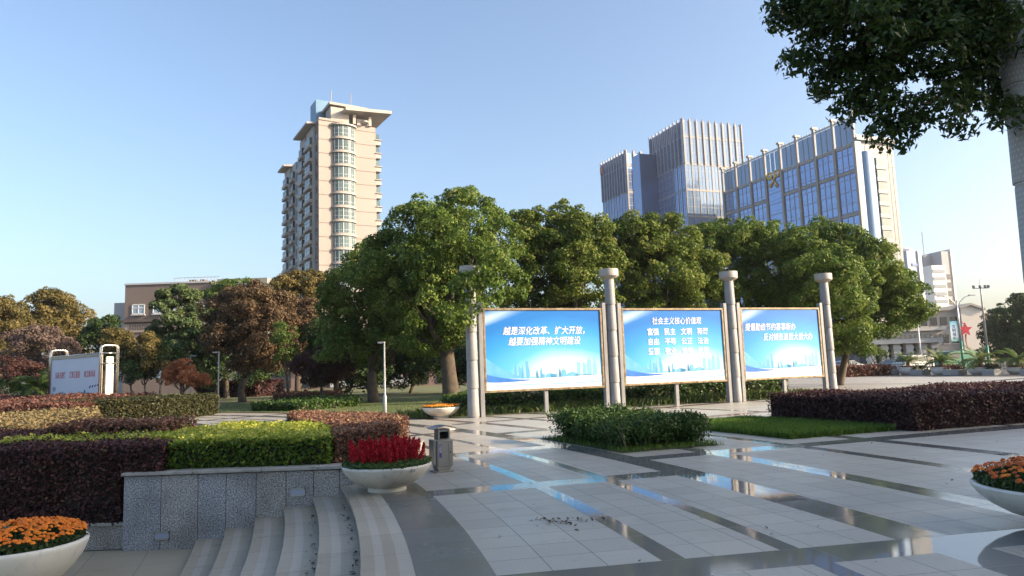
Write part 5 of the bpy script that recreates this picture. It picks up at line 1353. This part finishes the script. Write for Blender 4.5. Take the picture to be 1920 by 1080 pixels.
# planters with palms along the far edge
m_conc=M('white_concrete',(.88,.86,.82),(.80,.78,.74),1.5,.6,bmp=.1,bscale=20)
m_plinth=M('grey_plinth_stone',(.46,.44,.41),(.38,.365,.34),1.5,.6)
GP='bowl planters along the far plaza edge'
pots=[(1705,703,'far bowl planter nearest the colonnade'),(1767,703,'far bowl planter before the white van'),(1840,703,'wide far bowl planter before the green pole of the floodlight'),(1912,702,'far bowl planter at the right edge')]
for k,(px,py,lb) in enumerate(pots):
    p=G(px,py); Rr=(17.5,18,20,20)[k]*p[1]/F_PX; H=at(px,688,p[1])[2]
    q=thing('bowl_planter','round white '+lb,'planter',p,0,GP)
    mb=MB(); mb.smooth=True; mb.lathe([(.62*Rr,0),(.70*Rr,.05*H),(.93*Rr,.35*H),(1.*Rr,.65*H),(.97*Rr,.86*H),(1.03*Rr,.90*H),(1.03*Rr,H),(.92*Rr,H),(.90*Rr,.9*H)],32); mb.build('bowl',m_conc,q,auto=40)
    mb=MB(); mb.lathe([(.9*Rr,.86*H),(.3*Rr,.9*H)],20); mb.build('soil',m_soil,q)
    foliage(q,Rr,H*.9,.18,420,.10,'h_rust')
    palm('potted_palm',('small arching palm growing in the bowl nearest the colonnade','arching palm growing in the bowl before the white van','wide arching palm growing in the bowl before the floodlight pole','arching palm growing in the bowl at the right edge')[k],(p[0],p[1],H*.9),.55,20,(1.5,1.9,2.0,1.8)[k],'palms in the far bowl planters',tr=.16,mat='fresh')
pw=[G(x,704) for x in (1672,1705,1767,1840,1912,1990)]
for k in range(5):
    a,b=np.array(pw[k][:2]),np.array(pw[k+1][:2]); d=unit(b-a); gap=1.1 if k else .2
    a2,b2=a+d*gap,b-d*1.1; c=(a2+b2)/2; L_=np.linalg.norm(b2-a2); c=c+np.array([.25,1.25])
    rz=math.atan2(d[1],d[0])
    lab_=('nearest the colonnade','behind the first far palm','behind the second far palm','between the floodlight pole and the last palm','at the right edge')[k]
    t=thing('low_planter_wall','low white plinth wall '+lab_,'planter',(c[0],c[1],0),rz,'low white plinth walls between the bowls')
    mb=MB(); mb.box((0,0,.25),(L_,.9,.50)); mb.build('plinth',m_plinth,t,bevel=.02)
    n=int(L_*160); P=np.c_[rng.uniform(-L_/2,L_/2,n),rng.uniform(-.35,.35,n),.50+rng.random(n)*.38]
    v,f=leaf_quads(P,unit(rng.normal(size=(n,3))+[0,0,.6]),.13*rng.uniform(.6,1.2,n)); npmesh('low_shrubs',v,f,LM['h_dark' if k%2 else 'h_rust'],t,attr=np.repeat(np.clip(rng.normal(.4,.2,n),0,1),4))
hedge('clipped_hedge','low rust brown clipped hedge beyond the end column','h_rust',[tuple(G(1572,708)[:2]),tuple(G(1672,704)[:2]),tuple(G(1672,704)[:2]+np.array([0,3])),tuple(G(1572,708)[:2]+np.array([0,3]))],0,.95,.15,120,.1)
# railing beyond the planters
m_rail=M('dark_green_rail',(.03,.09,.07),rough=.5)
rl=thing('street_railing','dark green street railing behind the far palms','railing',gbase(1850,74),R(-10))
mb=MB()
for i in range(-52,30): mb.box((i*.28,0,.5),(.035,.035,1.))
for z in (.12,.95): mb.box((-3.,0,z),(23.2,.05,.06))
mb.build('bars',m_rail,rl)
for i in range(-5,4):
    mb=MB(); mb.box((i*2.52,.0,.56),(.09,.09,1.12)); mb.build('rail_post',m_rail,rl)

# street lamp with banner and red ornament
m_pole=M('galvanised_pole',(.52,.53,.54),(.45,.46,.47),1.,.4,.5); m_green=M('green_pole_paint',(.02,.22,.13),rough=.45)
def street_lamp():
    Y=78.; b=gbase(1808,Y); b[2]=0; H=at(1795,562,Y)[2]
    root=thing('street_lamp','double arm street lamp carrying a teal banner and a red star ornament','street lamp',b,0)
    mb=MB(); mb.smooth=True; mb.tube([(0,0,0),(0,0,3.2)],.13,10); mb.build('pole_base',m_green,root)
    mb=MB(); mb.smooth=True; mb.tube([(0,0,3.2),(0,0,H)],[.11,.07],10); mb.build('pole',m_pole,root)
    for s in (-1,1):
        mb=MB(); mb.smooth=True; mb.tube([(0,0,H-1.),(s*.35,0,H-.25),(s*.9,0,H+.25),(s*1.5,0,H+.45)],.05,8); a_=mb.build('arm',m_pole,root)
        mb=MB(); mb.bbox((s*1.75,0,H+.47),(.75,.28,.12),.05); mb.build('lamp_head',m_pole,a_)
    z0,z1=at(1792,640,Y)[2],at(1792,602,Y)[2]
    def ban():
        m,nt,p=newmat('banner_print'); co=coord(nt); sx=nt.nodes.new('ShaderNodeSeparateXYZ'); nt.links.new(co,sx.inputs[0])
        f=math_(nt,'ADD',math_(nt,'DIVIDE',math_(nt,'SUBTRACT',sx.outputs[2],z0),z1-z0),math_(nt,'MULTIPLY_ADD',noise(nt,2.,3,co),.5,-.25))
        nt.links.new(ramp(nt,f,[(.0,(.10,.45,.36)),(.25,(.72,.82,.80)),(.6,(.66,.80,.84)),(1.,(.12,.46,.62))]),p.inputs['Base Color']); return m
    mb=MB(); mb.box((-.62,0,(z0+z1)/2),(.85,.06,z1-z0)); mb.build('banner',ban(),root)
    text('banner_lettering','文\n明\n城\n市',.42,m_navy,root,(-.62,-.04,z1-.75),0,.003,1.,C_)
    mb=MB(); 
    for z in (z0+.05,z1-.05): mb.box((-.3,0,z),(.6,.05,.05))
    mb.build('banner_bracket',m_pole,root)
    zc=at(1805,618,Y)[2]; P=[]
    for i in range(10):
        a=math.pi/2+2*math.pi*i/10; r=.78 if i%2==0 else .36; P.append((.62+r*math.cos(a),r*math.sin(a)+zc))
    mb=MB(); mb.faces([(x,-.05,z) for x,z in P]+[(x,.05,z) for x,z in P],[tuple(range(9,-1,-1)),tuple(range(10,20))]+[(i,(i+1)%10,10+(i+1)%10,10+i) for i in range(10)]); mb.build('star_ornament',M('red_ornament',(.55,.03,.06),rough=.4),root)
    mb=MB(); mb.tube([(.62,0,zc-.5),(.55,0,zc-1.3),(.7,0,zc-2.2)],[.09,.05,.02],6); mb.tube([(.62,0,zc+.5),(.3,0,zc+.9),(0,0,zc+.8)],.04,6); mb.build('ornament_tassel',bpy.data.materials['red_ornament'],root)
street_lamp()
def flood_pole():
    Y=76.; b=gbase(1856,Y); H=at(1846,540,Y)[2]
    root=thing('floodlight_pole','tall slim floodlight pole with a crossbar of lamps at the right','light pole',b,0)
    mb=MB(); mb.smooth=True; mb.tube([(0,0,0),(0,0,2.6)],.14,10); mb.build('pole_base',m_green,root)
    mb=MB(); mb.smooth=True; mb.tube([(0,0,2.6),(0,0,H),(0,0,H+1.)],[.12,.07,.02],10); mb.build('pole',m_pole,root)
    mb=MB(); mb.tube([(-.85,0,H),(.85,0,H)],.05,8); mb.build('crossbar',m_pole,root)
    for x in (-.75,-.05,.5,.85):
        mb=MB(); mb.lathe([(.08,0),(.14,.06),(.16,.28)],12,(x,-.05,H+.02)); mb.build('floodlight',M('lamp_grey',(.35,.36,.37),rough=.4) if 'lamp_grey' not in bpy.data.materials else bpy.data.materials['lamp_grey'],root)
flood_pole()
def thin_pole():
    Y=84.; b=gbase(1730,Y); H=at(1724,600,Y)[2]
    root=thing('street_lamp','thin plain lamp pole before the colonnade','street lamp',b,0)
    mb=MB(); mb.smooth=True; mb.tube([(0,0,0),(0,0,H)],[.10,.05],8); mb.build('pole',m_pole,root)
    mb=MB(); mb.bbox((-.3,0,H),(.7,.22,.1),.04); mb.build('lamp_head',m_pole,root)
thin_pole()

# colonnaded hall and beige block at the far right
m_beige=M('beige_plaster',(.46,.40,.34),(.40,.35,.30),.1,.8); m_beige2=M('pale_beige_plaster',(.72,.66,.57),(.64,.585,.51),.1,.8)
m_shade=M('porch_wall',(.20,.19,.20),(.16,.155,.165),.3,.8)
def hall():
    Y=108.; a=at(1622,640,Y); b=at(1754,640,Y); H=at(1700,622,Y)[2]; Wd=b[0]-a[0]
    root=thing('colonnade_hall','beige colonnaded hall with stepped stone pillars at the far right','building',(a[0],Y,0),R(-3))
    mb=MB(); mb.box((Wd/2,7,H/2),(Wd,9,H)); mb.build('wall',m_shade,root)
    z=at(1700,644,Y)[2]
    mb=MB(); mb.box((Wd/2,1.,(z+H)/2),(Wd+.6,4.,H-z)); mb.box((Wd/2,.8,H+.25),(Wd+1.2,4.8,.5)); mb.build('entablature',m_beige2,root)
    mb=MB()
    for i in range(14): mb.box((2+i*.72,-1.1,H-.75),(.34,.1,.5))
    mb.build('gilt_lettering',M('faded_gilt',(.45,.36,.24),rough=.5),root)
    n=6
    for i in range(n):
        x=.7+(Wd-1.4)*i/(n-1); mb=MB()
        for q in range(9): mb.box((x,0,z*(q+.5)/9),(1.15 if q%2 else .98,1.15 if q%2 else .98,z/9-.01))
        mb.build('pillar',m_beige2,root)
    for i in range(n-1):
        x=.7+(Wd-1.4)*(i+.5)/(n-1); mb=MB(); mb.box((x,2.45,z*.5),(1.3,.1,z*.75)); mb.build('window',m_wdark,root)
hall()
def beige():
    Y=124.; a=at(1722,640,Y); b=at(1884,640,Y); Wd=b[0]-a[0]; H=at(1740,583,Y)[2]
    root=thing('beige_block','beige walk up block with a low gabled parapet behind the street lamp','building',(a[0],Y,0),R(-2))
    x1=at(1795,600,Y)[0]-a[0]; x2=at(1835,600,Y)[0]-a[0]
    mb=MB(); mb.box((x1/2,5,H/2),(x1,10,H)); mb.build('wall',m_beige,root)
    zg=at(1815,573,Y)[2]
    mb=MB(); mb.extr([(x1,0),(x2,0),(x2,zg-.9),(x1+(x2-x1)*.42,zg),(x1,zg-.5)],'y',-1.,9.); mb.build('gable_wall',m_beige2,root)
    mb=MB(); mb.extr([(x1-.3,zg-.58),(x1+(x2-x1)*.42,zg-.02),(x2+.3,zg-.96),(x2+.3,zg-.6),(x1+(x2-x1)*.42,zg+.35),(x1-.3,zg-.2)],'y',-1.4,9.4); mb.build('gable_roof',m_slab,root)
    h3=at(1850,590,Y)[2]
    mb=MB(); mb.box(((x2+Wd)/2,6,h3/2),(Wd-x2-.02,10,h3)); mb.build('wall',m_beige,root)
    mb=MB(); mb.box(((x2+Wd)/2,5.6,h3+.15),(Wd-x2+.6,11.4,.35)); mb.build('roof_slab',m_slab,root)
    mb=MB(); mb.box((x1/2,.0,H+.2),(x1+.4,.8,.5)); mb.build('parapet',m_slab,root)
    for i in range(4):
        for k in range(4):
            mb=MB(); mb.box((1.2+i*(x1-2.)/3.,-.02,H-1.9-k*3.1),(1.15,.1,1.5)); w=mb.build('window',m_wdark,root)
            mb=MB(); mb.box((1.2+i*(x1-2.)/3.,-.12,H-2.75-k*3.1),(1.4,.25,.12)); mb.build('sill',m_beige2,w)
    for i in range(3):
        for k in range(4):
            mb=MB(); mb.box((x2+1.1+i*2.2,.98,h3-1.7-k*3.1),(1.1,.1,1.5)); w=mb.build('window',m_wdark,root)
            if k%2==0:
                mb=MB(); mb.box((x2+2.1+i*2.2,.8,h3-2.6-k*3.1),(.7,.4,.6)); mb.build('air_conditioner',m_pvc,root)
beige()
m_towerg=M('grey_blue_cladding',(.30,.36,.47),(.26,.32,.43),.05,.4); m_towerw=M('white_cladding',(.74,.73,.70),(.68,.67,.65),.05,.5)
def far_towers():
    Y=360.; a=at(1712,600,Y); top=at(1712,470,Y)[2]; sc=Y/F_PX
    root=thing('far_tower','plain grey blue high rise with a white edge, left of the far pair','tower',(a[0],Y,0),R(18))
    W1=36*sc
    mb=MB(); mb.box((W1/2,8,top/2),(W1,16,top)); mb.build('wall',m_towerg,root)
    mb=MB(); mb.box((W1*.80,-.3,top/2),(2.,.7,top+.4)); mb.build('white_edge',m_towerw,root)
    mb=MB(); mb.lathe([(4.,0),(4.2,1.6),(2.,2.6)],20,(W1*.55,6,top)); mb.tube([(W1*.45,6,top),(W1*.45,6,top+9)],.2,6); mb.build('roof_tank',m_towerw,root)
    mb=MB(); mb.box((W1*.47,-.2,top-26*sc),(W1*.38,.3,1.4)); mb.build('blue_lettering_band',M('blue_sign_band',(.08,.16,.42),rough=.5),root)
    mb=MB(); mb.box((W1+2.2,10,top*.485),(4.2,10,top*.97)); mb.build('side_wing',M('grey_side',(.27,.30,.36),rough=.5),root)
    Y=380.; a=at(1757,600,Y); sc=Y/F_PX; top=at(1757,497,Y)[2]; W2=30*sc
    root=thing('far_tower','white high rise with horizontal window bands, right of the far pair','tower',(a[0],Y,0),R(12))
    mb=MB(); mb.box((W2/2,8,top/2),(W2,16,top)); mb.build('wall',m_towerw,root)
    for k in range(13):
        mb=MB(); mb.box((W2*.48,-.1,top-3.2-k*4.1),(W2*.9,.3,1.7)); mb.build('window_band',M('far_window_band',(.26,.29,.33),rough=.3) if 'far_window_band' not in bpy.data.materials else bpy.data.materials['far_window_band'],root)
    h=top+8
    mb=MB(); mb.box((W2+3.,9,h/2),(5.5,14,h)); mb.box((W2*.62+1.5,13,(h-1.)/2),(W2*.75,8,h-1.)); mb.build('stair_core',M('grey_core',(.36,.36,.38),rough=.6),root)
    mb=MB(); mb.box((W2+6.2,9,h/2+.6),(.9,15,h+1.2)); mb.build('white_edge',m_towerw,root)
    for k in range(12):
        mb=MB(); mb.box((W2+3.2,1.9,top-6-k*4.6),(3.6,.3,2.6)); mb.build('core_window',m_wdark,root)
    mb=MB(); mb.tube([(W2*.5,9,h-2),(W2*.5,9,h+12)],.2,6); mb.build('mast',m_towerg,root)
far_towers()

# unseen block added on the right, its roof edge shaped to shade the near plaza
def shade_block():
    root=thing('added_shade_block','unseen long block added beside the plaza to shade its near part','building',(0,0,0))
    HB=26.; k=HB/math.tan(R(SUN_EL)); sh=np.array([math.sin(R(SUN_AZ)),math.cos(R(SUN_AZ))])*k
    edge=[(-16,11.0),(-6.9,12.4),(-6.1,13.4),(-4.4,15.0),(-1.4,14.2),(.7,16.3),(5.3,19.7),(10,20.2),(17,22.6)]
    P=[np.array(e)+sh for e in edge]
    out=[p for p in P]+[P[-1]+np.array([8,-30]),P[0]+np.array([14,-34]),P[0]+np.array([-30,-34]),P[0]+np.array([-34,-14])]
    mb=MB(); poly=[tuple(p) for p in out][::-1]; mb.prism(poly,-.9,HB); mb.build('wall',m_beige2,root)
    for i in range(len(P)-1):
        d=P[i+1]-P[i]; L_=np.linalg.norm(d); d=d/L_; no=np.array([-d[1],d[0]]); n=int(L_/3)
        for fl in range(6):
            for q in range(n):
                c=P[i]+d*(q+.5)*L_/n+no*.03; mb=MB(); mb.box((c[0],c[1],3.+fl*3.9),(1.7,.12,2.1),math.atan2(d[1],d[0])); mb.build('window',m_wdark,root)
shade_block()

# fallen leaves and dry sweepings on the paving
n=150
lx=[]; 
for k in range(n):
    q=rng.random()
    if q<.42: p=G(rng.normal(1060,34),rng.normal(978,4)); 
    else: p=np.array(PO(rng.uniform(39.6,52),rng.uniform(6,20)))
    lx.append([p[0],p[1],.012])
for k in range(160):
    t_=rng.uniform(8,18.5); i=rng.integers(1,3); lx.append(list(np.array(PO(NR[i-1]-.03-abs(rng.normal())*.05,t_))+np.array([0,0,-.15*i+.012])))
P=np.array(lx); nn=unit(rng.normal(size=P.shape)*.35+[0,0,1.]); v,f=leaf_quads(P,nn,.028*rng.uniform(.4,1.2,len(P)),2.2)
o=npmesh('fallen_leaves',v,f,LM['brown'],attr=np.repeat(rng.random(len(P))*.5,4)); tag(o,'scattered dry leaves and sweepings on the paving and steps',None,None,'stuff')

# ------------------------------------------------------------------ haze: one closed box of thin air round the whole scene
def haze_box(density):
    mb=MB(); mb.box((0,0,51.5),(1960,1960,107)); m=bpy.data.materials.new('haze_air'); m.use_nodes=True; nt=m.node_tree
    nt.nodes.remove(nt.nodes['Principled BSDF']); v=nt.nodes.new('ShaderNodeVolumePrincipled')
    v.inputs['Color'].default_value=(.93,.95,.98,1); v.inputs['Density'].default_value=density; v.inputs['Anisotropy'].default_value=.35
    nt.links.new(v.outputs[0],nt.nodes['Material Output'].inputs['Volume'])
    tag(mb.build('haze',m),kind='stuff')
haze_box(.00018)
